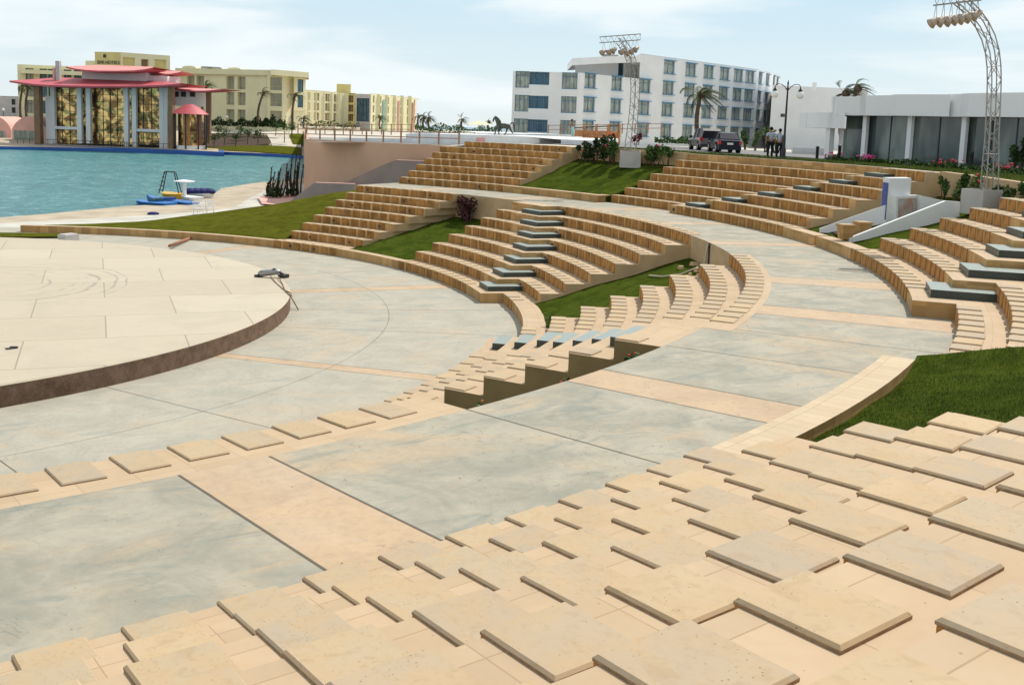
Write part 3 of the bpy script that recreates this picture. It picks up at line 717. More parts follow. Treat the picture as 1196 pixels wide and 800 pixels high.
# lake
mb = MB(); nx, ny = 70, 60
mb.poly([(-330, 20, -.6), (150, 20, -.6), (150, 185, -.6), (-330, 185, -.6)]); structure('lake_water', mb, M['water'])
# far shore land behind the lake
SH = [at(u, v, 1) for u, v in ()]
shore = [atz(u, v, -.6) for u, v in ((-420, 160), (-250, 166), (-120, 170), (-20, 174.5), (60, 176), (140, 177.5), (215, 178.5), (262, 181), (310, 183), (352, 185.5), (420, 188))]
rows = [(0, -.62), (.02, .0), (12, .25), (30, 1.2), (50, 2.6), (75, 4.2), (120, 4.6), (400, 3.4)]
mb = MB(); g = []
for dd, z in rows:
    r_ = []
    for s_ in shore:
        dv = Vector((s_.x, s_.y+44.1, 0)).normalized(); q = s_+dv*dd; r_.append((q.x, q.y, z))
    g.append(r_)
for i in range(len(rows)-1):
    for j in range(len(shore)-1): mb.quad(g[i][j+1], g[i][j], g[i+1][j], g[i+1][j+1], 1 if i == 0 else 0)
structure('far_shore_ground', mb, [M['sand'], M['bluelip']])
def shore_patch(pix, dd0, dz, mat, name, kind='structure', label=None, cat=None):
    """ground patch on the far shore slope; pix = photo positions, laid on the land surface"""
    pts = []
    for u, v in pix:
        best = None
        for t in range(150, 420):      # march along the view ray to the slope
            p = at(u, v, t)
            # distance behind the shore line
            k_ = min(range(len(shore)), key=lambda i: abs(prj(shore[i])[0]-u)); s_ = shore[k_]
            dd = hypot(p.x, p.y+44.1)-hypot(s_.x, s_.y+44.1)
            if dd < 0: continue
            z = rows[-1][1]
            for a, b in zip(rows, rows[1:]):
                if dd <= b[0]: z = a[1]+(b[1]-a[1])*(dd-a[0])/(b[0]-a[0]); break
            if p.z <= z: best = Vector((p.x, p.y, z+dz)); break
        pts.append(best if best else at(u, v, 300))
    mb = MB(); mb.poly(pts); o = mb.build(name, mat)
    return tag(o, label, cat, kind=kind)
shore_patch([(228, 176.5), (300, 178.5), (352, 182), (352, 172), (318, 171), (262, 171.5), (228, 171)], 0, .12, M['lawnfar'], 'lawn', 'stuff', 'strip of grass along the far lake edge', 'lawn')
shore_patch([(240, 172), (310, 173), (318, 166), (312, 159), (286, 157), (240, 157)], 0, .08, M['soil'], 'garden_bed', 'stuff', 'brown earth garden bed beside the pavilion across the lake', 'garden bed')
shore_patch([(318, 172), (352, 174), (350, 166), (330, 157), (311, 157), (316, 166)], 0, .16, M['paving'], 'garden_path')
shore_patch([(342, 170), (362, 172), (362, 158), (338, 158)], 0, .2, M['lawnfar'], 'lawn', 'stuff', 'patch of grass right of the pale garden path', 'lawn')
shore_patch([(240, 156.5), (352, 157), (352, 153), (240, 152.5)], 0, .1, M['paving'], 'garden_road')

# near shore promenade
def sheet(name, pts, mat, z=None, kind='structure', **k):
    mb = MB(); mb.poly([(p[0], p[1], p[2] if z is None else z) for p in pts]); return tag(mb.build(name, mat), kind=kind, **k)
sh = [(-130, 46), (-60, 44), (-20, 40.5), (2, 37.2), (12.6, 35.8), (16.6, 38.3), (19.5, 40.6), (23.6, 43.6), (27.5, 45.2), (31.0, 48.4), (34.2, 54.5), (38, 62.9), (45.5, 71.9), (50.5, 76.4), (60, 84)]
inn = [(-130, 40), (-60, 38), (-20, 34), (2, 31), (11.5, 29.6), (16.0, 30.8), (20.0, 32.2), (24.0, 33.8), (27.5, 35.5), (30.5, 38.5), (34.5, 46), (40, 56), (47, 64), (53, 69), (62, 77)]
mb = MB()
for i in range(len(sh)-1):
    a, b, c, d = sh[i], sh[i+1], inn[i+1], inn[i]
    mb.quad((a[0], a[1], -.75), (b[0], b[1], -.75), (b[0]*.98+c[0]*.02, b[1]*.98+c[1]*.02, -.42), (a[0]*.98+d[0]*.02, a[1]*.98+d[1]*.02, -.42))
    mb.quad((a[0]*.98+d[0]*.02, a[1]*.98+d[1]*.02, -.42), (b[0]*.98+c[0]*.02, b[1]*.98+c[1]*.02, -.42), (*c, -.2), (*d, -.2))
structure('lake_bank', mb, M['slope'])
mb = MB()
base = [pol(27.38, 200), pol(27.38, 160), pol(27.38, 130), pol(27.38, 105), pol(27.38, 90), pol(27.3, 75), pol(27.2, 62.3), pol(27.0, 56), pol(29.0, 50), pol(33.8, 45.2), pol(37.2, 42.5)]
inner = [(-130, 10), (-60, 8), (-20, 20), (-6, 26.7), (2, 27.3), (8.2, 26.0), (12.4, 24.2), (15.6, 22.2), (20.5, 21.6), (25, 23.9), (27, 27.5), (33, 36), (42, 46), (52, 60), (62, 70)]
for i in range(len(inn)-1):
    a, b, c, d = inn[i], inn[i+1], inner[i+1], inner[i]
    mb.quad((*a, -.2), (*b, -.2), (*c, -.03), (*d, -.03))
structure('promenade', mb, M['prom'])
sheet('hedge_strip', [(*atz(-60, 279, .0).xy, .10), (*atz(73, 278.6, 0).xy, .10), (*atz(70, 274.5, 0).xy, .10), (*atz(-60, 273, 0).xy, .10)], M['lawnfar'], kind='stuff', label='thin strip of grass behind the round stage', cat='lawn')
mb = MB(); p = atz(80, 281, .0); mb.box(p, .95, .6, .34, rad(30)); mb.box(p+Vector((0, 0, .34)), .85, .5, .04, rad(30), taper=.95)
tag(mb.build('concrete_block', M['planter']), 'low concrete block at the back edge of the stage', 'block')
# plants at the foot of the pink wall
def clump(name, c, rx, ry, h, n, mat, lab, cat, leaf=.12, seed=1, stems=6, group=None, flowers=None, nf=0, stemh=.8):
    rn = random.Random(seed); t = thing(name, lab, cat, c, group); c = Vector(c); mb = MB()
    cl = [(rn.uniform(-rx, rx)*.7, rn.uniform(-ry, ry)*.7, rn.uniform(.3, .95)*h, rn.uniform(.25, .5)) for _ in range(max(4, int(n/90)))]
    for i in range(n):
        x, y, z, s_ = rn.choice(cl); q = Vector((rn.gauss(0, 1), rn.gauss(0, 1), rn.gauss(0, 1))); q = q.normalized()*rn.random()**.4
        p = c+Vector((x+q.x*rx*s_, y+q.y*ry*s_, max(.03, z+q.z*h*s_*.6))); l = leaf*rn.uniform(.6, 1.3)
        a = Vector((rn.uniform(-1, 1), rn.uniform(-1, 1), rn.uniform(-.5, 1))).normalized()*l; b = a.cross(Vector((rn.uniform(-1, 1), rn.uniform(-1, 1), rn.uniform(-1, 1)))).normalized()*l*.35
        mb.quad(p-a*.5, p+b, p+a*.6, p-b)
    mb.build('foliage', mat, t)
    sm = MB()
    for i in range(stems):
        x, y, z, s_ = rn.choice(cl); sm.tube([c+Vector((x*.3, y*.3, -.03)), c+Vector((x*.7, y*.7, z*.5)), c+Vector((x, y, z*stemh))], [.03*h, .022*h, .01*h], 5)
    sm.build('stem', M['trunk'], t)
    if flowers:
        fm = MB()
        for i in range(nf):
            x, y, z, s_ = rn.choice(cl); fm.ball(c+Vector((x+rn.uniform(-.4, .4)*rx*.6, y+rn.uniform(-.4, .4)*ry*.6, z+h*.22*rn.uniform(.5, 1.2))), leaf*rn.uniform(.35, .6), 5)
        fm.build('flower', flowers, t)
    return t

# pink retaining wall and two ramp walls, mauve for painted-in shadow
def wall(name, pts, th, lab, cat, mat, **k):
    """pts: (x, y, zbottom, ztop)"""
    mb = MB()
    for p, q in zip(pts, pts[1:]):
        d = Vector((q[0]-p[0], q[1]-p[1])); n_ = Vector((d.y, -d.x)).normalized()*th
        P = [(p[0], p[1]), (q[0], q[1]), (q[0]-n_.x, q[1]-n_.y), (p[0]-n_.x, p[1]-n_.y)]
        mb.hexa([(*P[0], p[2]), (*P[1], q[2]), (*P[2], q[2]), (*P[3], p[2]), (*P[0], p[3]), (*P[1], q[3]), (*P[2], q[3]), (*P[3], p[3])])
    return tag(mb.build(name, mat), lab, cat, **k)
PW1 = at(355.5, 228, 91); zt1 = at(355.5, 162.5, 91).z
wall('pink_wall', [(PW1.x, PW1.y, -.3, zt1), (39.1, 18.9, 2.5, 5.62)], .35, 'tall plain pink retaining wall below the railing', 'wall', M['pinkwall'])
wall('pink_wall', [(PW1.x+37, PW1.y+84, -.3, zt1-.2), (PW1.x+.05, PW1.y+.02, -.3, zt1)], .35, 'pink side wall running away from the corner of the tall pink wall', 'wall', M['pinkwall'])
a_, b_, c_ = at(335, 243, 82), at(369, 214, 86), at(412, 215, 80)
def onpl(A, B, u, v):
    q = _f + _r*((u-598)/F) - _u*((v-CY)/F); d = Vector((B[0]-A[0], B[1]-A[1])); n_ = Vector((d.y, -d.x))
    t = (n_.x*(A[0]-CAMP.x)+n_.y*(A[1]-CAMP.y))/(n_.x*q.x+n_.y*q.y); return CAMP+q*t
def rampwall(a, b, pix, lab):
    F_ = [onpl(a, b, u, v) for u, v in pix]; dv = Vector((.3, .42, 0)); mb = MB()
    mb.poly(F_); mb.poly([p+dv for p in F_][::-1])
    for i in range(len(F_)):
        j = (i+1) % len(F_); mb.quad(F_[i], F_[i]+dv, F_[j]+dv, F_[j], 1 if i == 2 else 0)
    tag(mb.build('ramp_wall', [M['mauve'], M['pinkhut']]), lab, 'ramp wall')  # outline takes in a low parapet and the shadow beside it
rampwall(at(330, 240, 84), at(414, 230, 78), [(326, 250), (414, 236), (414, 215), (368, 213.3), (345, 230), (328, 246)], 'lower shade-painted mauve ramp wall sloping down beside the grass bank')
rampwall(at(400, 213, 81), at(500, 200, 74.5), [(398, 222), (500, 214), (500, 188.5), (463, 187), (448, 192.5), (399, 215)], 'upper shade-painted mauve ramp wall against the pink wall')
# brown railing above the pink wall
def railing(pts, n, h, lab, mat='rail'):
    t = thing('railing', lab, 'railing', pts[0])
    for i in range(n+1):
        p = Vector(pts[0]).lerp(Vector(pts[1]), i/n); mb = MB(); mb.box(p, .1, .1, h); mb.build('post', M[mat], t)
    for zz in (h-.08, h*.5):
        mb = MB(); mb.beam(Vector(pts[0])+Vector((0, 0, zz)), Vector(pts[1])+Vector((0, 0, zz)), .05, .07); mb.build('rail', M[mat], t)
railing([at(357, 163, 91.5), at(536, 170, 75)], 9, .95, 'long brown metal railing on top of the tall pink wall')
railing([at(348, 157, 130), at(480, 158, 122)], 12, 1.3, 'distant brown railing behind the first railing')
railing([at(640, 157.5, 118), at(772, 156, 112)], 9, 1.1, 'low pale brown railing in front of the white hotel')
wall('low_white_wall', [(*at(357, 161, 97).xy, 4.2, at(357, 160.5, 97).z), (*at(560, 166, 84).xy, 4.6, at(560, 163, 84).z)], .3, 'low white kerb wall behind the brown railing', 'low wall', M['whitewall'])
# round white terrace with horse and statue
def roundwall(pix, h, lab):
    P = [at(*p) for p in pix]; mb = MB()
    for p, q in zip(P, P[1:]):
        d = (q-p); n_ = Vector((-d.y, d.x, 0)).normalized()*.5
        mb.hexa([p-Vector((0, 0, .6)), q-Vector((0, 0, .6)), q+n_-Vector((0, 0, .6)), p+n_-Vector((0, 0, .6)), p+Vector((0, 0, h)), q+Vector((0, 0, h)), q+n_+Vector((0, 0, h)), p+n_+Vector((0, 0, h))])
    ctr = sum((p for p in P), Vector())/len(P)+Vector((2.5, 4, 0))
    mb.poly([p+Vector((0, 0, h-.02)) for p in P]+[ctr+Vector((4, 3, h)), ctr+Vector((-4, 5, h))])
    tag(mb.build('white_terrace', M['whitewall']), lab, 'terrace wall')
roundwall([(474, 162, 98), (520, 162.5, 90), (570, 164, 86), (630, 166.5, 84), (680, 166, 86)], .42, 'long low white curved terrace wall below the bronze horse')
roundwall([(560, 159.2, 97), (600, 160, 95), (640, 161, 94), (668, 161.5, 95)], .30, 'upper white curved terrace wall carrying the horse and the statue')
roundwall([(655, 169, 80), (690, 170.5, 79), (717, 170, 80), (722, 168, 84)], .40, 'lower white rounded wall right of the far upper steps')
def patchwall(u0, u1, v0, v1, d, name, mat, lab, cat, th=.25):
    a = at(u0, v1, d); b = at(u1, v1+.0358*(u1-u0), d); h = at(u0, v0, d).z-a.z
    mb = MB(); mb.beam(a+Vector((0, 0, h/2)), b+Vector((0, 0, h/2)), th, h); return tag(mb.build(name, mat), lab, cat)
patchwall(556, 567, 160.5, 166, 84, 'brick_pier', M['pinkhut'], 'small pink brick pier at the end of the railing', 'pier', .6)

# ------------------------------------------------------------------ buildings
def facade(parent, A, B, z0, z1, openings, wmat, depth=.3, fmat=None, pmat=None, sill=None, mull=1, trans=.74, name='wall', back=None, fw=.07):
    A = Vector((A[0], A[1], 0)); B = Vector((B[0], B[1], 0)); d = (B-A); L_ = d.length; d.normalize(); n_ = Vector((d.y, -d.x, 0))
    P = lambda s_, h, o=0.0: A+d*s_+Vector((0, 0, h))+n_*o
    ss = sorted({0, L_, *[v for o in openings for v in (o[0], o[1])]}); hh = sorted({z0, z1, *[v for o in openings for v in (o[2], o[3])]})
    mb = MB()
    for a, b in zip(ss, ss[1:]):
        for c, e in zip(hh, hh[1:]):
            cx, cz = (a+b)/2, (c+e)/2
            if any(o[0] < cx < o[1] and o[2] < cz < o[3] for o in openings): continue
            mb.quad(P(a, c), P(b, c), P(b, e), P(a, e))
    for s0, s1, h0, h1 in [o[:4] for o in openings]:
        for q in ((P(s0, h0), P(s1, h0)), (P(s1, h0), P(s1, h1)), (P(s1, h1), P(s0, h1)), (P(s0, h1), P(s0, h0))):
            mb.quad(q[0], q[1], q[1]-n_*depth, q[0]-n_*depth)
    mb.build(name, wmat, parent)
    for o in openings:
        s0, s1, h0, h1 = o[:4]; pm = o[4] if len(o) > 4 else pmat; fr = MB(); w2 = fw
        def bar(a, b, c, e): 
            fr.hexa([P(a, c, -depth+.02), P(b, c, -depth+.02), P(b, c, -depth+.1), P(a, c, -depth+.1), P(a, e, -depth+.02), P(b, e, -depth+.02), P(b, e, -depth+.1), P(a, e, -depth+.1)])
        bar(s0, s0+w2, h0, h1); bar(s1-w2, s1, h0, h1); bar(s0+w2, s1-w2, h0, h0+w2); bar(s0+w2, s1-w2, h1-w2, h1)
        nm = o[5] if len(o) > 5 else mull
        for i in range(1, nm+1):
            c = s0+(s1-s0)*i/(nm+1); bar(c-w2*.4, c+w2*.4, h0+w2, h1-w2)
        if trans: hq = h0+(h1-h0)*trans; bar(s0+w2, s1-w2, hq-w2*.4, hq+w2*.4)
        if sill:
            fr.hexa([P(s0-.05, h0-.1, .002), P(s1+.05, h0-.1, .002), P(s1+.05, h0-.1, sill), P(s0-.05, h0-.1, sill), P(s0-.05, h0, .002), P(s1+.05, h0, .002), P(s1+.05, h0, sill), P(s0-.05, h0, sill)])
            fr.hexa([P(s0-.08, h1, .002), P(s1+.08, h1, .002), P(s1+.08, h1, sill), P(s0-.08, h1, sill), P(s0-.08, h1+.12, .002), P(s1+.08, h1+.12, .002), P(s1+.08, h1+.12, sill), P(s0-.08, h1+.12, sill)])
        win = fr.build('window', fmat, parent)
        pn = MB(); pn.quad(P(s0, h0, -depth+.01), P(s1, h0, -depth+.01), P(s1, h1, -depth+.01), P(s0, h1, -depth+.01)); q = pn.build('pane', pm, win); q.matrix_parent_inverse = Matrix.Translation(parent.location).inverted(); q.matrix_parent_inverse = Matrix()
        q.matrix_parent_inverse = (Matrix.Translation(parent.location) @ win.matrix_parent_inverse @ Matrix()).inverted()
    return P
def gpt(u, d): return V2(at(u, 150, d))
def hgt(u, v, d): return at(u, v, d).z
# ---- white hotel
wb = thing('white_hotel', 'long white four storey hotel with blue framed windows', 'building', (*gpt(740, 150), 5.2))
ZB = 4.6
def cols(A, B, us, w_, z_list, h_, **k):
    """openings centred at photo columns us on the facade A-B"""
    out = []; A = Vector((A[0], A[1], 0)); B = Vector((B[0], B[1], 0)); d = (B-A).normalized()
    for u in us:
        q = _f + _r*((u-598)/F) - _u*((150-CY)/F); den = q.x*d.y-q.y*d.x; t = ((A.x-CAMP.x)*d.y-(A.y-CAMP.y)*d.x)/den
        s_ = (Vector((CAMP.x+q.x*t, CAMP.y+q.y*t, 0))-A).dot(d)
        for z in z_list: out.append((s_-w_/2, s_+w_/2, z, z+h_))
    return out
W0, W1, W2, W3 = gpt(597, 150), gpt(625, 149.5), gpt(665, 146.5), gpt(668, 144)
Wm, W5, W6, W7 = gpt(744, 160), gpt(880, 188), gpt(898, 198), gpt(907, 207)
FL = [5.5, 8.85, 12.2, 15.55]
op = cols(W0, gpt(675, 148.5), [608], 2.0, [z+.3 for z in FL[:3]], 2.35)
op2 = cols(W0, gpt(675, 148.5), [627.5], 2.9, [z+.8 for z in FL[:3]], 1.8)
op3 = cols(W0, gpt(675, 148.5), [663], 2.2, [z+.3 for z in FL[:3]], 2.35)
op = [(*o, M['curtain'], 2) for o in op]+[(*o, M['glassblue'], 3) for o in op2]+[(*o, M['curtain'], 3) for o in op3]
W2b = gpt(675, 148.5)
facade(wb, W0, W2b, ZB, 14.7, op, M['white'], .35, M['blueframe'], M['curtain'], None)
opm = [(*o, M['curtain'], 1) for o in cols(W2b, Wm, [687, 718], 2.75, [z+.65 for z in FL[:3]], 2.0)]+[(*o, M['curtain'], 1) for o in cols(W2b, Wm, [736.5], 1.0, [z+.7 for z in FL[:3]], 1.75)][:0]
facade(wb, W2b, Wm, ZB, 14.7, opm, M['white'], .3, M['blueframe'], M['curtain'], .3)
uc = [778, 803, 824, 842.5, 858.5, 872]
op = [(*o, M['curtain'], 1) for o in cols(Wm, W5, [750.5]+uc, 3.2, [z+.65 for z in FL[:3]], 2.0)]+[(*o, M['curtain'], 1) for o in cols(Wm, W5, uc+[]+[], 3.2, [FL[3]+.55], 2.0)]
facade(wb, Wm, W5, ZB, 18.6, op, M['white'], .3, M['blueframe'], M['curtain'], .35)
facade(wb, W5, W6, ZB, 18.6, [(*o, M['curtain'], 1) for o in cols(W5, W6, [884.5, 893], 2.6, [z+.6 for z in FL], 2.0)], M['white'], .3, M['blueframe'], M['curtain'], .3)
facade(wb, W6, W7, ZB, 18.6, [(*o, M['curtain'], 1) for o in cols(W6, W7, [900.5, 904.5], 2.6, [z+.6 for z in FL], 2.0)], M['white'], .3, M['blueframe'], M['curtain'], .3)
bk = Vector((_f.x, _f.y)).normalized()
mb = MB(); P = [V2(p) for p in (Vector((*W0, 0)), Vector((*W2b, 0)), Vector((*Wm, 0)))]
mb.poly([(*p, 14.4) for p in P]+[(*(Wm+bk*12), 14.4), (*(W0+bk*12), 14.4)]); mb.quad((*(W0+bk*12), ZB), (*W0, ZB), (*W0, 14.7), (*(W0+bk*12), 14.7))
mb.build('roof', M['white'], wb)
# upper storey set back with a wide eave
U1, U2 = gpt(669, 156), gpt(746, 165)
zt = hgt(672, 69, 151)
facade(wb, U1, U2, 14.4, zt-.2, [(9.0, 10.2, 15.0, 17.2, M['glassblue'], 0)], M['white'], .3, M['darkframe'], M['glassblue'], None, trans=0)
mb = MB(); e0, e1, e2 = gpt(665, 150), gpt(706, 155), gpt(744.5, 159.5)
et = [hgt(665, 69, 150), hgt(706, 66.8, 155), hgt(744.5, 66, 159.5)]; et = et+[et[2], et[0]]; mb.prism([e0, e1, e2, e2+bk*14, e0+bk*14], [z-1.0 for z in et], et); mb.build('eave', M['white'], wb)
mb = MB(); mb.prism([Wm, W5, W6, W7, W7+bk*14, Wm+bk*14], 18.55, 18.62); mb.quad((*Wm, 14.6), (*(Wm+bk*14), 14.6), (*(Wm+bk*14), 18.6), (*Wm, 18.6)); mb.build('roof', M['white'], wb)
for u, v in ((713, 66.5),):
    mb = MB(); mb.box(at(u, v+1.5, 160), 2.2, 1.2, .5); mb.build('rooftop_unit', M['steel'], wb)
# plain white block behind the lamp
wp = thing('white_block', 'blank windowless white building behind the street lamp', 'building', (*gpt(940, 120), 5.3))
c0, c1, c2 = gpt(899, 170), gpt(1010, 166), gpt(1100, 190); zt_ = hgt(905, 99.5, 168)
mb = MB(); mb.prism([c0, c1, c1+(c1-Vector((CAMP.x, CAMP.y))).normalized()*30, c0+(c0-Vector((CAMP.x, CAMP.y))).normalized()*30], 4.5, [zt_, zt_-.3, zt_-.3, zt_]); mb.build('wall', M['white'], wp)
mb = MB(); mb.box(at(914, 137, 158), .5, .4, .5); mb.build('wall_lamp', M['darkframe'], wp)
mb = MB(); mb.box(at(951, 103, 140)+Vector((0, 0, -.3)), .4, .4, 1.0); mb.build('vent', M['white'], wp)
sh_ = [at(909, 184, 66), at(968, 186, 64), at(968, 183, 90), at(905, 180, 95)]
patchwall(925, 968, 172, 180, 74, 'garden_wall', M['white'], 'low pale wall between the lamp and the cafe', 'wall', .4)

# ---- cafe
cf = thing('cafe', 'flat roofed pale grey cafe with dark shop windows', 'building', (47, -14, 5.9))
f0, f1, f2, f3, f4 = gpt(1011, 57.0), gpt(1063.5, 54.0), gpt(1127, 51.5), gpt(1215, 47.5), gpt(1330, 44)
zb, zg, zt = 5.75, hgt(1063, 135.5, 54), hgt(1063, 110, 54)
def glassbay(a, b, nm):
    pn = MB(); a3 = Vector((*a, 0)); b3 = Vector((*b, 0)); d = (b3-a3).normalized(); n_ = Vector((d.y, -d.x, 0)); o = -n_*.25
    pn.quad(a3+o+Vector((0, 0, zb)), b3+o+Vector((0, 0, zb)), b3+o+Vector((0, 0, zg+.1)), a3+o+Vector((0, 0, zg+.1)))
    w_ = MB(); 
    w_.beam(a3+o*.9+Vector((0, 0, zb+.1)), b3+o*.9+Vector((0, 0, zb+.1)), .06, .2); L_ = (b3-a3).length; k_ = max(1, round(L_/1.45))
    for i in range(1, k_): q = a3.lerp(b3, i/k_)+o*.95; w_.beam(q+Vector((0, 0, zb)), q+Vector((0, 0, zg)), .05)
    wn = w_.build('window', M['darkframe'], cf); q = pn.build('pane', M['glasscafe'], wn); q.matrix_parent_inverse = (Matrix.Translation(cf.location) @ wn.matrix_parent_inverse).inverted()
fa = gpt(984, 58.5)
for a, b in ((fa, f0), (f0, f1), (f1, f2), (f2, f3), (f3, f4)): glassbay(a, b, '')
for p in (f0, f1, f2, f3):
    mb = MB(); mb.box((*p, zb), .2, .28, zg-zb, rad(-10)); mb.build('column', M['fascia'], cf)
fas = [(gpt(974.5, 58.2), gpt(1004, 57.0), 113.0), (gpt(1004, 56.6), gpt(1045, 54.4), 112), (gpt(1045, 54.0), gpt(1107, 51.8), 110.6), (gpt(1107, 52.1), gpt(1128, 51.0), 110.4), (gpt(1128, 50.6), gpt(1215, 46.9), 109.3), (gpt(1215, 46.6), gpt(1335, 43.4), 108)]
for a, b, v in fas:
    u_ = prj((*a, 8))[0]; zt1_ = at(u_, v, prj((*a, 8))[2]).z; mb = MB(); mb.prism([a, b, b+bk*.9, a+bk*.9], zg-.02, zt1_); mb.build('fascia', M['fascia'], cf)
mb = MB(); P = [fas[0][0], fas[3][1], fas[-1][1]]; mb.prism([P[0]+bk*.5, P[1]+bk*.5, P[2]+bk*.5, P[2]+bk*16, P[0]+(P[0]-Vector((CAMP.x, CAMP.y))).normalized()*15+Vector((_r0.x, _r0.y))*3], zg, zt-.35); mb.build('roof', M['white'], cf)
aw = lambda p, L_: p+(p-Vector((CAMP.x, CAMP.y))).normalized()*L_+Vector((_r0.x, _r0.y))*L_*.15
mb = MB(); mb.prism([aw(fa, 2.0), aw(f0, 2.2), aw(f1, 2.2), aw(f2, 2.2), aw(f3, 2.2), aw(f4, 2.2), aw(f4, 15), aw(fa, 15)], zb, zg-.01); mb.build('wall', M['darkframe'], cf)
pa, pb = gpt(955, 59.5), gpt(986, 57.6)
mb = MB(); mb.prism([pa, pb, pb+bk*4, pa+bk*4], hgt(955, 149.5, 59.5), hgt(955, 131.5, 59.5)); mb.build('porch_roof', M['fascia'], cf)
for u in (970, 986):
    mb = MB(); q = gpt(u, 59); mb.box((*q, zb), .35, .35, hgt(955, 149.5, 59.5)-zb, rad(-10)); mb.build('column', M['white'], cf)

# ---- yellow hotel behind the pavilion
yh = thing('yellow_hotel', 'pale yellow three storey hotel with a raised tower, behind the pavilion', 'building', (*gpt(200, 270), 4.5))
Y0, Y1, Y2 = gpt(22, 268), gpt(205, 272), gpt(322, 262)
Y3, Y4 = gpt(333, 272), gpt(357, 285)
zy = lambda v: hgt(280, v, 265)
z1_, z2_, z3_ = zy(141), zy(121.8), zy(103.5); ztp = zy(82.5); hwin = zy(90)-zy(105)
opn = []
for u in (223, 234, 269, 282): opn += cols(Y1, Y2, [u], 2.35, [z1_-.5, z2_-.3, z3_-.3], hwin)
facade(yh, Y1, Y2, 2.5, ztp, [(*o, M['glassgrey'], 1) for o in opn], M['cream'], .9, M['cream2'], M['glassgrey'], None, trans=.3)
opn = cols(Y2, Y3, [325], 2.0, [z1_-.5, z2_-.3, z3_-.3], hwin)[:0]
opn = cols(gpt(313, 263), Y2, [], 1, [], 1)
facade(yh, Y2, gpt(345, 272), 2.5, ztp, [(*o, M['glassgrey'], 0) for o in cols(Y2, gpt(345, 272), [328], 1.6, [z1_-.5, z2_-.3, z3_-.3], hwin)], M['cream'], .7, M['cream2'], M['glassgrey'], None, trans=0)
# tall window bay near the corner
mb = MB(); q0, q1 = gpt(316, 258), gpt(329, 258)
opn = cols(gpt(300, 262.5), gpt(313, 262), [], 1, [], 1)
facade(yh, gpt(312, 261.4), gpt(330, 261.6), 2.6, ztp-1.2, [(*o, M['glassgrey'], 1) for o in cols(gpt(312, 261.4), gpt(330, 261.6), [322], 2.9, [z1_-.5, z2_-.3, z3_-.3], hwin)], M['cream'], .5, M['cream2'], M['glassgrey'], None, trans=.3)
# corner with teal glass and sloped fin
facade(yh, gpt(343, 268), gpt(356.5, 272), zy(127), ztp-1.2, [(*o, M['glassteal'], 1) for o in cols(gpt(343, 268), gpt(356.5, 272), [350.5], 2.2, [z2_-.3, z3_-.3], hwin)], M['cream'], .2, M['darkframe'], M['glassteal'], None)
mb = MB(); a = at(343, 128, 269); b = at(356, 128, 272); c = at(347, 147, 271); d = at(343, 147, 269)
mb.hexa([d, c, c+Vector((2, 3, 0)), d+Vector((2, 3, 0)), a, b, b+Vector((2, 3, 0)), a+Vector((2, 3, 0))]); mb.build('corner_fin', M['cream'], yh)
mb = MB(); mb.prism([gpt(316, 258), gpt(360, 268), gpt(360, 282), gpt(205, 290), gpt(205, 270.5), gpt(316, 262)], ztp-1.2, ztp+.15); mb.build('roof', M['cream'], yh)
for u in (221, 273):
    mb = MB(); a = Vector((*gpt(u-8.5, 271), 0)); b = Vector((*gpt(u+8.5, 270), 0)); pts = []
    for i in range(9):
        t = pi*i/8; pts.append(a.lerp(b, .5-.5*cos(t))+Vector((0, 0, ztp+.1+.75*sin(t)**.6)))
    for o_ in (Vector((0, 0, 0)),): mb.poly(pts[::-1] if False else pts)
    for p, q in zip(pts, pts[1:]): mb.quad(p, q, q+Vector((bk.x, bk.y, 0))*4, p+Vector((bk.x, bk.y, 0))*4)
    mb.build('curved_parapet', M['cream'], yh)
mb = MB(); mb.box(at(246, 83, 272), 4.5, 2, 1.0); mb.box(at(252, 83, 271), 2.5, 2, .8); mb.build('rooftop_unit', M['steel'], yh)
# left wing
facade(yh, Y0, Y1, 2.5, zy(84.5), [(*o, M['glassteal'], 1) for o in cols(Y0, Y1, [52, 61.5, 80, 92], 1.9, [z1_, z2_, z3_], hwin)]+[(*o, M['glassgrey'], 1) for o in cols(Y0, Y1, [36], 2.0, [z1_, z2_, z3_], hwin)], M['cream'], .6, M['darkframe'], M['glassgrey'], None)
mb = MB(); mb.prism([gpt(26, 264), gpt(96, 265), gpt(100, 284), gpt(26, 284)], hgt(60, 87.5, 265), hgt(60, 83, 265)); mb.build('eave', M['cream'], yh)
# tower storey
T0, T1, T2 = gpt(112, 264), gpt(142, 262), gpt(199, 270)
tz0, tz1 = hgt(130, 92, 264), hgt(130, 62.5, 264)
facade(yh, T0, T1, tz0-3, tz1, [], M['cream2'], .3, M['darkframe'], M['glassgrey'])
facade(yh, T1, T2, tz0-3, tz1, [(*o, M['copper'], 0) for o in cols(T1, T2, [170], 1.9, [hgt(170, 84, 265)], hgt(170, 69.8, 265)-hgt(170, 84, 265))]+[(*o, M['cream2'], 0) for o in cols(T1, T2, [151.5, 188], 3.0, [hgt(170, 84, 265)], hgt(170, 69, 265)-hgt(170, 84, 265))], M['cream'], .6, M['cream'], M['copper'], None, trans=0)
mb = MB(); mb.prism([T0, T1, T2, T2+(T2-Vector((CAMP.x, CAMP.y))).normalized()*12, T0+bk*12], tz1, tz1+.1); mb.build('roof', M['cream'], yh)
mb = MB(); mb.prism([gpt(101, 270), gpt(113, 268), gpt(113, 280), gpt(101, 280)], tz0-3, hgt(105, 71.5, 268)); mb.build('roof', M['cream'], yh)
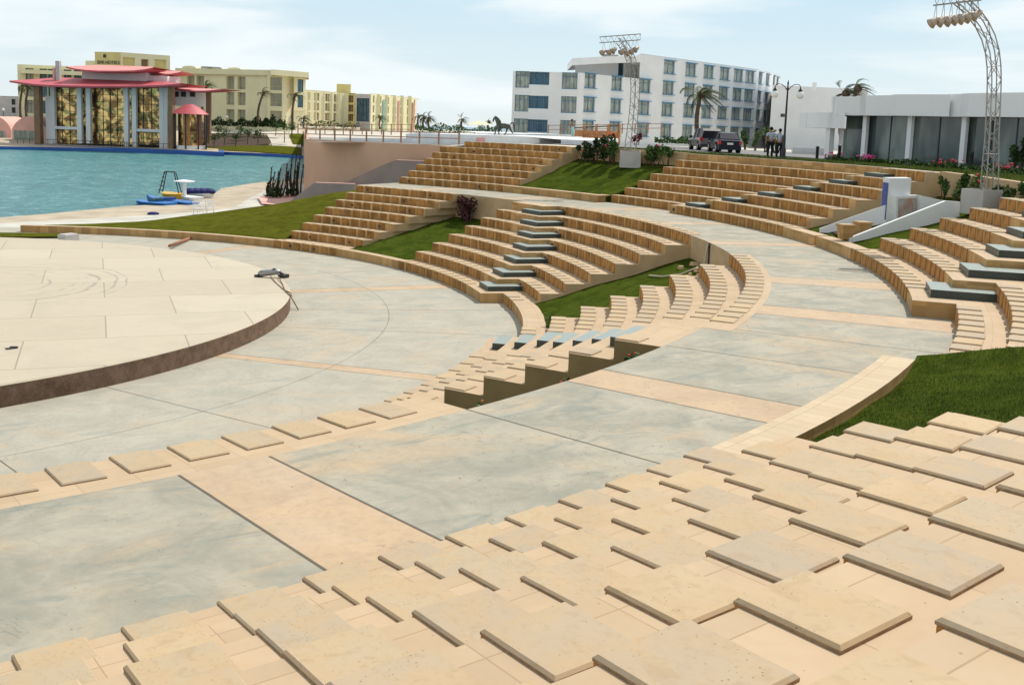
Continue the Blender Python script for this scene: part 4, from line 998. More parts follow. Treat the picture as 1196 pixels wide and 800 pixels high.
def onplane_(A, B, u, v):
    q = _f + _r*((u-598)/F) - _u*((v-CY)/F); d = Vector((B[0]-A[0], B[1]-A[1])); n_ = Vector((d.y, -d.x))
    t = (n_.x*(A[0]-CAMP.x)+n_.y*(A[1]-CAMP.y))/(n_.x*q.x+n_.y*q.y); return CAMP+q*t
def text(txt, P0, size, dirv, mat, parent, nrm, name='lettering', th=.04):
    cu = bpy.data.curves.new(name, 'FONT'); cu.body = txt; cu.size = size; cu.extrude = th; cu.align_x = 'CENTER'; cu.align_y = 'CENTER'
    tmp = bpy.data.objects.new('tmp', cu); COL.objects.link(tmp); bpy.context.view_layer.update()
    me = bpy.data.meshes.new_from_object(tmp.evaluated_get(bpy.context.evaluated_depsgraph_get())); bpy.data.objects.remove(tmp)
    me.materials.clear(); me.materials.append(mat); X = Vector(dirv).normalized(); Z = Vector(nrm).normalized(); Y = Z.cross(X)
    R = Matrix((X, Y, Z)).transposed().to_4x4(); me.transform(Matrix.Translation(P0) @ R); me.name = name
    o = bpy.data.objects.new(name, me); COL.objects.link(o); o.parent = parent; o.matrix_parent_inverse = Matrix.Translation(parent.location).inverted(); return o
dT = Vector((*(T1-T0), 0)).normalized(); nT = Vector((dT.y, -dT.x, 0))
tp = lambda u, v: onplane_(T0, T1, u, v)+nT*.12
text('SIVE HOTELS', tp(126.8, 73.6), 1.15, dT, M['darkframe'], yh, nT)
text('RESORTS', tp(126, 78.6), .9, dT, M['darkframe'], yh, nT)
mb = MB(); q = tp(122.5, 65.8); mb.beam(q-dT*.4, q+dT*.4, .08, .8); mb.build('emblem', M['darkframe'], yh)
# ---- far yellow hotel wings
fh = thing('distant_hotel', 'long distant pale yellow hotel with many narrow bays and a lift tower', 'building', (*gpt(420, 360), 3))
G0, G1, G2, G3 = gpt(356, 330), gpt(404, 352), gpt(434, 348), gpt(486, 392)
zf_ = lambda v, d=345: hgt(400, v, d)
zz = [zf_(141.5), zf_(130.5), zf_(119.5)]; hh_ = zf_(121.5)-zf_(130)
facade(fh, G0, G1, 1.5, hgt(380, 107, 340), [(*o, M['glassgrey'], 0) for o in cols(G0, G1, [360.5, 368, 371, 381, 384, 391, 394.5], 1.5, zz, hh_)], M['cream'], .5, M['copper'], M['glassgrey'], None, trans=0, fw=.12)
facade(fh, gpt(400, 352), gpt(414.5, 350), 1.5, hgt(405, 110.5, 350), [(*o, M['copper'], 2) for o in cols(gpt(400, 352), gpt(414.5, 350), [407.5], 3.2, zz, hh_)], M['cream2'], .8, M['cream2'], M['glassgrey'], None, trans=0)
facade(fh, gpt(414.5, 349), gpt(432.5, 347), 1.5, hgt(420, 110, 348), [(*o, M['glassblue'], 3) for o in cols(gpt(414.5, 349), gpt(432.5, 347), [423.5], 4.7, [zz[0]], zf_(114)-zf_(141.5))], M['planter'], .2, M['darkframe'], M['glassblue'], None)
Ga, Gb = gpt(432.5, 347), gpt(486, 400)
zz2 = [hgt(450, v, 365) for v in (143.2, 132.5, 121.7)]; hh2 = hgt(450, 123.5, 365)-hgt(450, 131.5, 365)
facade(fh, Ga, Gb, 1.0, hgt(440, 110.2, 352), [(*o, M['glassgrey'], 0) for o in cols(Ga, Gb, [436, 441.5, 444, 450, 453, 459, 461.5, 467.5, 470, 475.5, 478, 483.5], 1.6, zz2, hh2)], M['cream'], .5, M['copper'], M['glassgrey'], None, trans=0, fw=.12)
for u, v, w_ in ((376.5, 112, .9), (398, 112, .9), (447, 117, .8), (464, 118, .8), (481.5, 120, .8)):
    d = 334+(u-356)*.42 if u < 410 else 346+(u-432)*1.0; mb = MB(); mb.beam(Vector((*gpt(u, d-1.2), 3)), Vector((*gpt(u, d-1.2), hgt(u, v, d))), 1.5, .8); mb.build('mosaic_fin', M['teal'] if u < 460 else M['pinkhut'], fh)
mb = MB(); mb.prism([G0, G1, gpt(414.5, 350), gpt(414.5, 366), gpt(356, 360)], hgt(380, 107.5, 340), hgt(380, 107, 340)); mb.prism([Ga, Gb, Gb+bk*15, Ga+bk*15], hgt(440, 110.6, 352), hgt(440, 110.1, 352)); mb.build('roof', M['cream'], fh)
mb = MB(); mb.prism([gpt(392.5, 357), gpt(409, 357), gpt(409, 366), gpt(392.5, 366)], 10, hgt(400, 98.7, 357)); mb.build('lift_tower', M['cream2'], fh)
for i in range(14):
    u = 358+i*9.2
    if 404 < u < 434: continue
    d = 332+(u-356)*.42 if u < 410 else 346+(u-432)*.98; mb = MB(); q = gpt(u, d-.6); mb.box((*q, 2), 1.5, 1.2, hgt(u, 108.3+.0358*(u-356)*1.2, d)-2+.3, rad(-30)); mb.build('pier', M['cream'], fh)
# ---- far left low building and pink vaulted huts
lb = thing('low_building', 'low beige building with small dark windows at the far left', 'building', (*gpt(0, 285), 2))
facade(lb, gpt(-60, 290), gpt(25, 280), 1, hgt(10, 113, 284), [(*o, M['darkframe'], 0) for o in cols(gpt(-60, 290), gpt(25, 280), [16.5, 24], 1.4, [hgt(10, v, 284) for v in (132, 122.5)], 1.5)], M['planter'], .3, M['darkframe'], M['darkframe'], None, trans=0)
mb = MB(); mb.prism([gpt(-60, 290), gpt(25, 280), gpt(25, 292), gpt(-60, 302)], hgt(10, 113.5, 284), hgt(10, 112.7, 284)); mb.build('roof', M['planter'], lb)
def hut(u0, u1, d, lab):
    a = at(u0, 166.5, d); b = at(u1, 166.5+.0358*(u1-u0), d); X = (b-a); W_ = X.length; X.normalize(); Yv = Vector((-X.y, X.x, 0)); zw = hgt(u0, 150.5, d)-a.z; hc = hgt(u0, 135.5, d)-a.z
    t = thing('vaulted_hut', lab, 'hut', a, 'pink vaulted huts by the lake'); mb = MB(); n = 12; C = []
    for i in range(n+1):
        s_ = i/n; C.append((W_*s_, zw+(hc-zw)*sin(pi*s_)**.7))
    fr = [a+X*s_+Vector((0, 0, h)) for s_, h in C]; Lh = 9
    mb.poly([a+Vector((0, 0, -.3)), b+Vector((0, 0, -.3))]+fr[::-1])
    for p, q in zip(fr, fr[1:]): mb.quad(p, q, q+Yv*Lh, p+Yv*Lh)
    mb.quad(a+Vector((0, 0, -.3)), fr[0], fr[0]+Yv*Lh, a+Yv*Lh); mb.quad(b+Vector((0, 0, -.3)), b+Yv*Lh, fr[-1]+Yv*Lh, fr[-1]); mb.build('vault', M['pinkhut'], t)
    mb = MB(); q0 = a+X*W_*.06-Yv*.05; q1 = a+X*W_*.78-Yv*.05; mb.quad(q0+Vector((0, 0, .3)), q1+Vector((0, 0, .3)), q1+Vector((0, 0, zw*.88)), q0+Vector((0, 0, zw*.88))); 
    pn = mb.build('glass_front', M['glassgrey'], t); mb = MB()
    for i in range(6): q = q0.lerp(q1, i/5)-Yv*.04; mb.beam(q+Vector((0, 0, .2)), q+Vector((0, 0, zw*.9)), .12)
    mb.build('mullion', M['teal'], t)
hut(-22, 13.5, 214, 'pink hut with a barrel roof, cut by the left edge of the photo'); hut(14.5, 55, 210, 'pink hut with a barrel roof beside the pavilion column')
# ---- pavilion
pv = thing('pavilion', 'lakeside pavilion with gold mirror glass and curved red pagoda roofs', 'pavilion', at(125, 173, 205))
PD = 205
mb = MB(); A0 = gpt(20, PD+2); A1 = gpt(262, PD-3); mb.prism([gpt(18, 201), gpt(205, 199), gpt(262, 195), gpt(262, 225), gpt(18, 230)], -.7, hgt(120, 171.5, 203)); mb.build('deck', M['bluelip'], pv)
mb = MB(); mb.prism([gpt(20, 201.5), gpt(205, 199.5), gpt(255, 196), gpt(255, 224), gpt(20, 229)], hgt(120, 171.5, 203)-.01, hgt(120, 171, 203)); mb.build('terrace', M['sand'], pv)
zd = hgt(120, 171, 203)
def gbay(u0, u1, v0, v1, d, nx_, ny_, mat='gold', lab='glass_wall'):
    a = Vector((*gpt(u0, d), 0)); b = Vector((*gpt(u1, d), 0)); za, zb_ = hgt((u0+u1)/2, v1, d), hgt((u0+u1)/2, v0, d); mb = MB()
    rn = random.Random(int(u0)); dd = (b-a).normalized(); nn = Vector((dd.y, -dd.x, 0))
    for i in range(nx_):
        for j in range(ny_):
            p, q = a.lerp(b, i/nx_), a.lerp(b, (i+1)/nx_); c, e = za+(zb_-za)*j/ny_, za+(zb_-za)*(j+1)/ny_; o = nn*rn.uniform(-.04, .04); o2 = nn*rn.uniform(-.04, .04)
            mb.quad(p+o+Vector((0, 0, c)), q+o2+Vector((0, 0, c)), q+o+Vector((0, 0, e)), p+o2+Vector((0, 0, e)))
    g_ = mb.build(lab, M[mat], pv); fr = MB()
    for i in range(nx_+1): q = a.lerp(b, i/nx_)+nn*.08; fr.beam(q+Vector((0, 0, za)), q+Vector((0, 0, zb_)), .09)
    for j in range(ny_+1): z = za+(zb_-za)*j/ny_; fr.beam(a+nn*.08+Vector((0, 0, z)), b+nn*.08+Vector((0, 0, z)), .07)
    fr.build('mullion', M['darkframe'], pv)
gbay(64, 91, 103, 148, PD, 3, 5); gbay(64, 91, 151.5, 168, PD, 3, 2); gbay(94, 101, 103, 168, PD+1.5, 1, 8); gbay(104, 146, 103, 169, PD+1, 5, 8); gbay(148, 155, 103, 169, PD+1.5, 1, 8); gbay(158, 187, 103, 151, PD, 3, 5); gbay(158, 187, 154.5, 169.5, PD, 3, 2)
def vbar(u0, u1, v0, v1, d, mat, nm, dep=1.0):
    a, b = gpt(u0, d), gpt(u1, d); n2 = bk*dep; mb = MB(); mb.prism([a, b, b+n2, a+n2], hgt((u0+u1)/2, v1, d), hgt((u0+u1)/2, v0, d)); mb.build(nm, M[mat], pv)
for u0, u1, v0, v1 in ((53.5, 64, 112.5, 168), (59.5, 64, 100, 112.4), (90, 95, 102, 168), (100.5, 105.5, 102, 168), (144.5, 149.5, 103, 174), (154, 159, 103, 174), (186, 191, 103, 174), (191.2, 195.5, 103, 174)): vbar(u0, u1, v0, v1, PD-1.2, 'white', 'white_column', 1.0)
vbar(64.1, 90, 148, 151.4, PD-1, 'white', 'crossbeam', .6); vbar(159, 186, 151, 154.3, PD-1, 'white', 'crossbeam', .6)
vbar(40, 46.5, 98, 168.5, PD-4, 'copper', 'brown_column', 1.6); vbar(196, 201.5, 102, 174, PD-4, 'copper', 'brown_column', 1.6); vbar(240.5, 245, 106, 168, PD+4, 'copper', 'brown_column', 1.2)
vbar(66, 70.5, 72, 98, PD, 'planter', 'chimney', 1.0); vbar(62.7, 65, 80, 99, PD, 'pinkhut', 'chimney', .8)
mb = MB(); mb.prism([gpt(66, PD+2), gpt(190, PD+2), gpt(190, PD+15), gpt(66, PD+15)], zd, hgt(120, 101, PD)); mb.build('core', M['darkframe'], pv)
vbar(97, 171, 84, 94, PD+3, 'white', 'clerestory', 9)
vbar(171.1, 196, 89, 98.5, PD+4, 'white', 'clerestory', 8)
def roof(prof, d0, d1, rise, thick, mat, nm, dipf=1.0):
    """curved eave: prof = photo points of the front eave from left to right; the sheet rises towards a ridge behind"""
    P0 = [at(u, v, d0) for u, v in prof]; n = len(P0); mb = MB(); P1 = []
    c = (P0[0]+P0[-1])/2
    for i, p in enumerate(P0):
        t = i/(n-1); q = p.lerp(c, .34)+Vector((bk.x, bk.y, 0))*(d1-d0); q.z = max(p_.z for p_ in P0[1:-1] or P0)*.0+P0[n//2].z+rise; P1.append(q)
    for i in range(n-1):
        a, b, e, f = P0[i], P0[i+1], P1[i+1], P1[i]
        mb.quad(a, b, e, f, 1); mb.quad(a-Vector((0, 0, thick)), b-Vector((0, 0, thick)), b, a, 0)
        mb.quad(b-Vector((0, 0, thick)), a-Vector((0, 0, thick)), a-Vector((0, 0, thick))+Vector((bk.x, bk.y, 0))*(d1-d0), b-Vector((0, 0, thick))+Vector((bk.x, bk.y, 0))*(d1-d0), 0)
        a2, b2 = P0[i]+Vector((bk.x, bk.y, 0))*(d1-d0)*2, P0[i+1]+Vector((bk.x, bk.y, 0))*(d1-d0)*2
        mb.quad(f, e, b2, a2, 1)
    mb.build(nm, [M['redroof'], M[mat]], pv)
roof([(11, 94.5), (22, 96.3), (38, 98.3), (55, 99.5), (80, 100.2), (110, 100.6), (150, 100.5), (185, 99.8), (200, 98.8), (211, 97.6)], PD-6, PD+3, 1.6, .32, 'redroof', 'lower_roof')
roof([(77, 78), (88, 80.6), (100, 82), (115, 82.8), (135, 83), (155, 82.6), (168, 81.3), (179, 79.3)], PD-3, PD+5, 1.35, .3, 'redroof2', 'upper_roof')
roof([(160, 83), (175, 85.3), (190, 86.8), (200, 86.5), (211, 84.5)], PD+4, PD+9, .9, .25, 'redroof2', 'side_roof')
roof([(196, 103.5), (212, 105), (228, 106.2), (240, 106.2), (252, 105), (264, 103.8)], PD+1, PD+7, .55, .25, 'redroof2', 'side_roof')
vbar(200, 229, 105.5, 124, PD+4, 'white', 'side_wing', 8)
for u in (206, 214.5, 225): vbar(u-3.0, u+2.6, 107.5, 113.5, PD+3.8, 'darkframe', 'clerestory_window', .25)
# round kiosk with a red tent roof
mb = MB(); kc = Vector((*gpt(222, PD-1), 0)); ze = hgt(222, 133.5, PD-1); zp = hgt(222, 122.5, PD-1); n = 16; rk = 3.7
prof = [(rk, ze-zd), (rk*.72, ze-zd+.75), (rk*.45, ze-zd+1.35), (rk*.22, zp-zd), (.02, zp-zd+.1)]
mb.smooth = True; mb.lathe(kc+Vector((0, 0, zd)), prof, n); mb.build('tent_roof', M['redroof'], pv)
for i in range(8):
    a = 2*pi*i/8+.2; mb = MB(); q = kc+Vector((cos(a), sin(a), 0))*3.1; mb.box((q.x, q.y, zd), .22, .22, ze-zd+.2); mb.build('kiosk_post', M['darkframe'], pv)
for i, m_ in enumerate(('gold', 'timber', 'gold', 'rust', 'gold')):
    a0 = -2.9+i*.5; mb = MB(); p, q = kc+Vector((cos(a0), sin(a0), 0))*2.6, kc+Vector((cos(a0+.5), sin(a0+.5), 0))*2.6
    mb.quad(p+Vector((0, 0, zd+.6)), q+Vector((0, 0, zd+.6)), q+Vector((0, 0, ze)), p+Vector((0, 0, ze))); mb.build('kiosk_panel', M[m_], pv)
mb = MB(); mb.lathe(kc+Vector((0, 0, zd)), [(3.0, 0), (3.0, .7), (2.6, .72)], 14); mb.build('kiosk_base', M['white'], pv)
tb = MB()
for i in range(26):
    q = Vector((*gpt(20+i*7.1, 201.5), 0)); tb.beam(q+Vector((0, 0, zd)), q+Vector((0, 0, zd+.95)), .08)
tb.beam(Vector((*gpt(20, 201.5), zd+.95)), Vector((*gpt(198, 201.5), zd+.95)), .09); tb.build('deck_rail', M['darkframe'], pv)
tb = MB()
for i in range(16):
    q = Vector((*gpt(105+i*5, 202.5), zd)); tb.lathe(q, [(.35, 0), (.06, .05), (.06, .7), (.45, .75), (.0, .78)], 8)
tb.build('deck_table', M['darkframe'], pv)
# ================================================================== objects
def gp(u, d, dz=0.0):
    q = at(u, 170, d); r = hypot(q.x, q.y); a = deg(atan2(q.y, q.x)); return Vector((q.x, q.y, hz(max(r, 43.45), a)+dz))
def onplane(A, B, u, v):
    q = _f + _r*((u-598)/F) - _u*((v-CY)/F); d = Vector((B[0]-A[0], B[1]-A[1])); n_ = Vector((d.y, -d.x))
    t = (n_.x*(A[0]-CAMP.x)+n_.y*(A[1]-CAMP.y))/(n_.x*q.x+n_.y*q.y); return CAMP+q*t
def skin(name, V, E, R, mat, parent=None, lv=1, root=0):
    me = bpy.data.meshes.new(name); me.from_pydata([tuple(v) for v in V], E, []); me.materials.append(mat)
    o = bpy.data.objects.new(name, me); COL.objects.link(o)
    sm = o.modifiers.new('skin', 'SKIN'); sm.use_smooth_shade = True; sm.branch_smoothing = .3
    if not me.skin_vertices: bpy.context.view_layer.objects.active = o; 
    if not me.skin_vertices:
        bpy.context.view_layer.update(); bpy.ops.object.select_all(action='DESELECT'); o.select_set(True)
    for i, r in enumerate(R):
        sv = me.skin_vertices[0].data[i]; sv.radius = (r, r) if not isinstance(r, tuple) else r; sv.use_root = (i == root)
    ss = o.modifiers.new('sub', 'SUBSURF'); ss.levels = lv; ss.render_levels = lv
    bpy.context.view_layer.update()
    dg = bpy.context.evaluated_depsgraph_get(); m2 = bpy.data.meshes.new_from_object(o.evaluated_get(dg)); m2.name = name
    o.modifiers.clear(); o.data = m2
    if not m2.materials: m2.materials.append(mat)
    for p in m2.polygons: p.use_smooth = True; p.material_index = 0
    if parent: o.parent = parent; o.matrix_parent_inverse = Matrix.Translation(parent.location).inverted()
    return o
def xf(pts, base, yaw, s):
    R = Matrix.Rotation(yaw, 3, 'Z'); return [Vector(base)+R @ (Vector(p)*s) for p in pts]
def chain(pts): return [(i, i+1) for i in range(len(pts)-1)]

# ---- people: back view, local x = right, y = facing
def person(base, yaw, h, lab, legs, arms, shirt='shirt', grp=None):
    s = h/1.75; t = thing('person', lab, 'person', base, grp); X = lambda P: xf(P, base, yaw, s)
    la, ra = legs; aL, aR = arms
    V = [(0, 0, .93), (0, 0, 1.15), (0, .01, 1.38), (0, .01, 1.50), (0, .02, 1.56), (0, .03, 1.66), (0, .02, 1.725),
         (-.10, 0, .88), (la[0]*.6-.05, la[1]*.5, .48), (la[0], la[1], .08), (la[0], la[1]+.15, .04),
         (.10, 0, .88), (ra[0]*.6+.05, ra[1]*.5, .48), (ra[0], ra[1], .08), (ra[0], ra[1]+.15, .04),
         (-.19, .0, 1.42), aL[0], aL[1], aL[2], (.19, .0, 1.42), aR[0], aR[1], aR[2]]
    E = [(0, 1), (1, 2), (2, 3), (3, 4), (4, 5), (5, 6), (0, 7), (7, 8), (8, 9), (9, 10), (0, 11), (11, 12), (12, 13), (13, 14), (2, 15), (15, 16), (16, 17), (17, 18), (2, 19), (19, 20), (20, 21), (21, 22)]
    R = [.13, .125, .14, .065, .06, .092, .07, .09, .065, .04, .035, .09, .065, .04, .035, .06, .045, .036, .03, .06, .045, .036, .03]
    skin('body', X(V), E, [r*s for r in R], M['skin'], t, 1)
    V2_ = [(0, 0, .95), (0, 0, 1.15), (0, .01, 1.36), (0, .01, 1.46), (-.20, 0, 1.41), tuple(Vector(aL[0])*.75+Vector((-.20, 0, 1.41))*.25), (.20, 0, 1.41), tuple(Vector(aR[0])*.75+Vector((.20, 0, 1.41))*.25)]
    skin('shirt', X(V2_), [(0, 1), (1, 2), (2, 3), (2, 4), (4, 5), (2, 6), (6, 7)], [r*s for r in (.155, .15, .165, .085, .085, .075, .085, .075)], M[shirt], t, 1)
    V3 = [(0, 0, .96), (-.10, 0, .86), (la[0]*.6-.05, la[1]*.5, .48), (la[0], la[1], .09), (.10, 0, .86), (ra[0]*.6+.05, ra[1]*.5, .48), (ra[0], ra[1], .09)]
    skin('trousers', X(V3), [(0, 1), (1, 2), (2, 3), (0, 4), (4, 5), (5, 6)], [r*s for r in (.15, .115, .085, .07, .115, .085, .07)], M['trouser'], t, 1)
    for p in (la, ra):
        q = X([(p[0], p[1]-.04, .045), (p[0], p[1]+.17, .035)]); skin('shoe', q, [(0, 1)], [.055*s, .045*s], M['blackiron'], t, 1)
    mb = MB(); mb.smooth = True; mb.ball(X([(0, .01, 1.685)])[0], .108*s, 10, sz=1.0); mb.build('hair', M['hair'], t)
    return t
yv = atan2(_f.y, _f.x)-pi/2
pb1 = gp(900, 57.2); h1 = hgt(900, 149, 57.2)-pb1.z; pb2 = gp(910.3, 56.6); h2 = hgt(910.5, 151, 56.6)-pb2.z
person(pb1, yv+.15, h1, 'man in a pale shirt and dark trousers standing left, seen from behind', ((-.13, .02), (.10, .0)), (((-.27, .0, 1.16), (-.25, .06, .92), (-.24, .09, .82)), ((.27, .0, 1.16), (.25, .06, .92), (.24, .09, .82))))
person(pb2, yv-.3, h2, 'man in a pale shirt beside the lamp post, one leg forward', ((-.14, .10), (.12, -.04)), (((-.27, .0, 1.16), (-.22, .10, .95), (-.2, .14, .87)), ((.27, .0, 1.16), (.27, .05, .92), (.26, .08, .82))))

# ---- street lamp
lb_ = gp(915.6, 56.2); H = hgt(921.5, 94, 56.2)-lb_.z
t = thing('street_lamp', 'tall black iron street lamp with two white globe lanterns', 'street lamp', lb_)
mb = MB(); mb.smooth = True; mb.lathe(lb_, [(.17, -.05), (.17, .12), (.12, .18), (.13, .5), (.085, .62), (.075, 1.2), (.06, 1.3), (.055, H*.6), (.042, H-.55), (.07, H-.5), (.03, H-.35), (.05, H-.2), (.012, H-.02)], 12); mb.build('post', M['blackiron'], t)
for s_ in (-1, 1):
    X = _r0*s_; P = [lb_+X*(.04+.58*sin(i/8*pi*.62)/sin(pi*.62)*1.0)+Vector((0, 0, H-.62+.32*sin(i/8*pi*.8))) for i in range(9)]
    P = [lb_+X*x+Vector((0, 0, H+z)) for x, z in ((.04, -.55), (.16, -.38), (.32, -.26), (.5, -.22), (.63, -.27), (.68, -.38))]
    mb = MB(); mb.smooth = True; mb.tube(P, .022, 6); mb.lathe(P[-1]+Vector((0, 0, -.28)), [(.13, 0), (.11, .1), (.04, .2), (.02, .3)], 10); mb.build('arm', M['blackiron'], t)
    mb = MB(); mb.smooth = True; mb.ball(P[-1]+Vector((0, 0, -.40)), .205, 14); mb.build('globe', M['globe'], t)

# ---- light towers
def tower(base, cl, hw, lampv, barpix, lamps, lab, ph, pwid, pdep, prz, d0):
    t = thing('light_tower', lab, 'light tower', base)
    to = Vector((-base.x, -base.y, 0)).normalized(); side = Vector((-to.y, to.x, 0)); B2 = (base.x+to.x, base.y+to.y)
    C = [onplane((base.x, base.y), B2, u, v) for u, v in cl]; C[0] = Vector((C[0].x, C[0].y, base.z+ph-.1))
    # resample
    seg = []; 
    for p, q in zip(C, C[1:]):
        n = max(1, int((q-p).length/.3)); seg += [p.lerp(q, i/n) for i in range(n)]
    seg.append(C[-1]); sm_ = seg[:]
    for _ in range(3): sm_ = [sm_[0]]+[(a+b*2+c)/4 for a, b, c in zip(sm_, sm_[1:], sm_[2:])]+[sm_[-1]]
    mb = MB(); ch = [[], [], [], []]
    for i, p in enumerate(sm_):
        d = (sm_[min(i+1, len(sm_)-1)]-sm_[max(i-1, 0)]).normalized(); n_ = d.cross(side).normalized(); w_ = hw*(1.0+.35*max(0, 1-i/6))
        for k, (a, b) in enumerate(((1, 1), (1, -1), (-1, -1), (-1, 1))): ch[k].append(p+n_*a*w_+side*b*w_)
    for c in ch: mb.tube(c, .026, 6)
    mb.build('chord', M['steel'], t); mb = MB()
    for i in range(len(sm_)-1):
        for k in range(4):
            a, b = ch[k], ch[(k+1) % 4]
            mb.tube([a[i], b[i+1]] if (i+k) % 2 else [b[i], a[i+1]], .013, 4, cap=False)
            if i % 4 == 0: mb.tube([a[i], b[i]], .013, 4, cap=False)
    mb.build('lattice', M['steel'], t)
    # head bar
    top = C[-1]; (u0, v0), (u1, v1) = barpix; dd = (top-CAMP).dot(_f); a, b = at(u0, v0, dd), at(u1, v1, dd-.2); mb = MB()
    for o in (Vector((0, 0, 0)), Vector((0, 0, .34))): mb.tube([a+o, b+o], .03, 6)
    n = 14
    for i in range(n+1):
        p = a.lerp(b, i/n); mb.tube([p, a.lerp(b, min(1, (i+1)/n))+Vector((0, 0, .34))] if i % 2 else [p+Vector((0, 0, .34)), a.lerp(b, min(1, (i+1)/n))], .012, 4, cap=False)
    mb.build('head_bar', M['steel'], t)
    bd = (b-a).normalized()
    for u, v in lamps:
        p = at(u, v, dd); f_ = to*.75+Vector((0, 0, -.55)); f_.normalize(); yb = a.z+(p-a).dot(bd)*bd.z
        mb = MB(); mb.smooth = True; mb.tube([p-f_*.20, p-f_*.13, p+f_*.05, p+f_*.19], [.05, .11, .13, .19], 12)
        lp = mb.build('spotlight', M['lampcan'], t); mb = MB()
        hk = Vector((p.x, p.y, yb)); s2 = side*.12
        for sg in (-1, 1): mb.tube([p+s2*sg, p+s2*sg*.9+Vector((0, 0, .2)), hk+s2*sg*.1], .011, 4)
        y_ = mb.build('yoke', M['steel'], lp); y_.matrix_parent_inverse = (Matrix.Translation(t.location) @ lp.matrix_parent_inverse).inverted()
        mb = MB(); mb.tube([p+f_*.175, p+f_*.18], .16, 12); l_ = mb.build('lens', M['curtain'], lp); l_.matrix_parent_inverse = (Matrix.Translation(t.location) @ lp.matrix_parent_inverse).inverted()
    return t
def planter_box(c, w, d, h, rz, lab):
    mb = MB(); th = .07; R = Matrix.Rotation(rz, 3, 'Z')
    for x, y, sx, sy in ((0, -d/2+th/2, w, th), (0, d/2-th/2, w, th), (-w/2+th/2, 0, th, d-2*th), (w/2-th/2, 0, th, d-2*th)):
        mb.box(Vector(c)+R @ Vector((x, y, 0)), sx, sy, h, rz)
    mb.box(Vector(c)+Vector((0, 0, .1)), w-2*th, d-2*th, h-.18, rz, mi=1)
    return tag(mb.build('planter_box', [M['planter'], M['soil']]), lab, 'planter')
def onl(u, v, zf, rmax=42.5):
    """point of a sloping lawn seen at (u,v)"""
    for i in range(400):
        p = at(u, v, 30+i*.15); r = hypot(p.x, p.y)
        if r > 37 and (p.z <= zf(r, 0) or r > rmax): return Vector((p.x, p.y, zf(r, 0)))
    return p
def hexz(q, zf): return Vector((q.x, q.y, zf))
p1 = onl(735.5, 195.5, lz1, 42.3); ph1 = hgt(735, 175.5, prj(p1)[2])-p1.z; p1.z -= .05
planter_box(p1, 1.22, 1.22, ph1, yv-.06, 'square grey planter box at the foot of the first light tower')
tower(p1, [(736, 176), (738.5, 150), (741.5, 118), (742.5, 98), (741, 84), (737.5, 69), (731, 56), (724, 47.5)], .185, 0, ((700, 50.5), (748, 47)), [(705, 60.5), (713, 60), (717.5, 58.5), (727, 60), (734, 61), (739, 59.5), (743.5, 57)],
      'curved steel lattice light tower rising from the square planter', ph1, 0, 0, 0, 62)
lz2 = lambda r, a: 3.45+max(0, r-37.4)*.27
p2 = onl(1150, 240.5, lz2, 42.2); ph2 = hgt(1150, 219.5, prj(p2)[2])-p2.z; p2.z -= .05
planter_box(p2, 1.35, .95, ph2, yv+.45, 'long grey planter box at the foot of the right light tower')
tower(p2, [(1155.5, 222), (1157, 190), (1159, 150), (1161, 110), (1162, 80), (1161, 60), (1157.5, 43), (1149, 27), (1137, 13), (1126, 4), (1118, -2)], .165, 0, ((1090, 6.8), (1146, 0.5)), [(1092, 25), (1101, 24), (1110, 23.5), (1118, 22), (1125.5, 21), (1133, 19.5), (1141, 17)],
      'large curved steel lattice light tower in front of the cafe', ph2, 0, 0, 0, 40)
# cable loop hanging at the second tower
# ---- water feature
wf = thing('water_feature', 'white sloping walled water feature with a pillar, blue strip and faded mosaic', 'water feature', at(1040, 260, 38))
def slabwall(pts, th, mat, nm, par):
    mb = MB(); c = sum(pts, Vector())/len(pts); e1 = (pts[1]-pts[0]); n_ = Vector((e1.y, -e1.x, 0)).normalized()
    if n_.dot(c-CAMP) > 0: n_ = -n_
    mb.poly(pts); mb.poly([p-n_*th for p in pts][::-1])
    for i in range(len(pts)): j = (i+1) % len(pts); mb.quad(pts[i], pts[i]-n_*th, pts[j]-n_*th, pts[j])
    return mb.build(nm, M[mat], par)
A_ = atz(992, 281, 3.6); B_ = onl(1121, 254, lz2, 42)
A_ = (A_.x, A_.y); B_ = (B_.x, B_.y); op_ = lambda u, v: onplane(A_, B_, u, v)
slabwall([op_(992, 284), op_(1120.5, 257), op_(1121.5, 236), op_(1105, 234.8), op_(992, 278.5)], .16, 'white', 'right_wall', wf)
C_ = at(957, 268.5, 40.3); D_2 = at(1036, 258, 39.4); C_ = (C_.x, C_.y); D_2 = (D_2.x, D_2.y); oc = lambda u, v: onplane(C_, D_2, u, v)
slabwall([oc(957, 272), oc(1036, 273), oc(1036, 239), oc(957, 267)], .16, 'white', 'left_wall', wf)
E_ = at(1047, 262, 39.4); G_ = at(1073, 258, 40.2); E_ = (E_.x, E_.y); G_ = (G_.x, G_.y); oe = lambda u, v: onplane(E_, G_, u, v)
slabwall([oe(1046, 268), oe(1073.5, 266), oe(1073.5, 228.2), oe(1046, 229)], .2, 'white', 'back_wall', wf)
q_ = [oe(1049, 258)-Vector((0, 0, 0)), oe(1071.5, 254), oe(1071.5, 231.5), oe(1049, 232)]
dv_ = (CAMP-q_[0]); dv_.z = 0; dv_.normalize(); mb = MB(); mb.poly([p+dv_*.02 for p in q_]); mb.build('mosaic_panel', M['mosaic'], wf)
H_ = at(1105, 250, 40.0); H_ = (H_.x, H_.y); oh = lambda u, v: onplane(G_, H_, u, v)
slabwall([oh(1073.5, 262), oh(1104.5, 258), oh(1104.5, 235), oh(1073.5, 228.2)], .12, 'white', 'rear_wall', wf)
pc = at(1036, 260, 38.9); zt_p = hgt(1052, 208.5, 39.3); mb = MB()
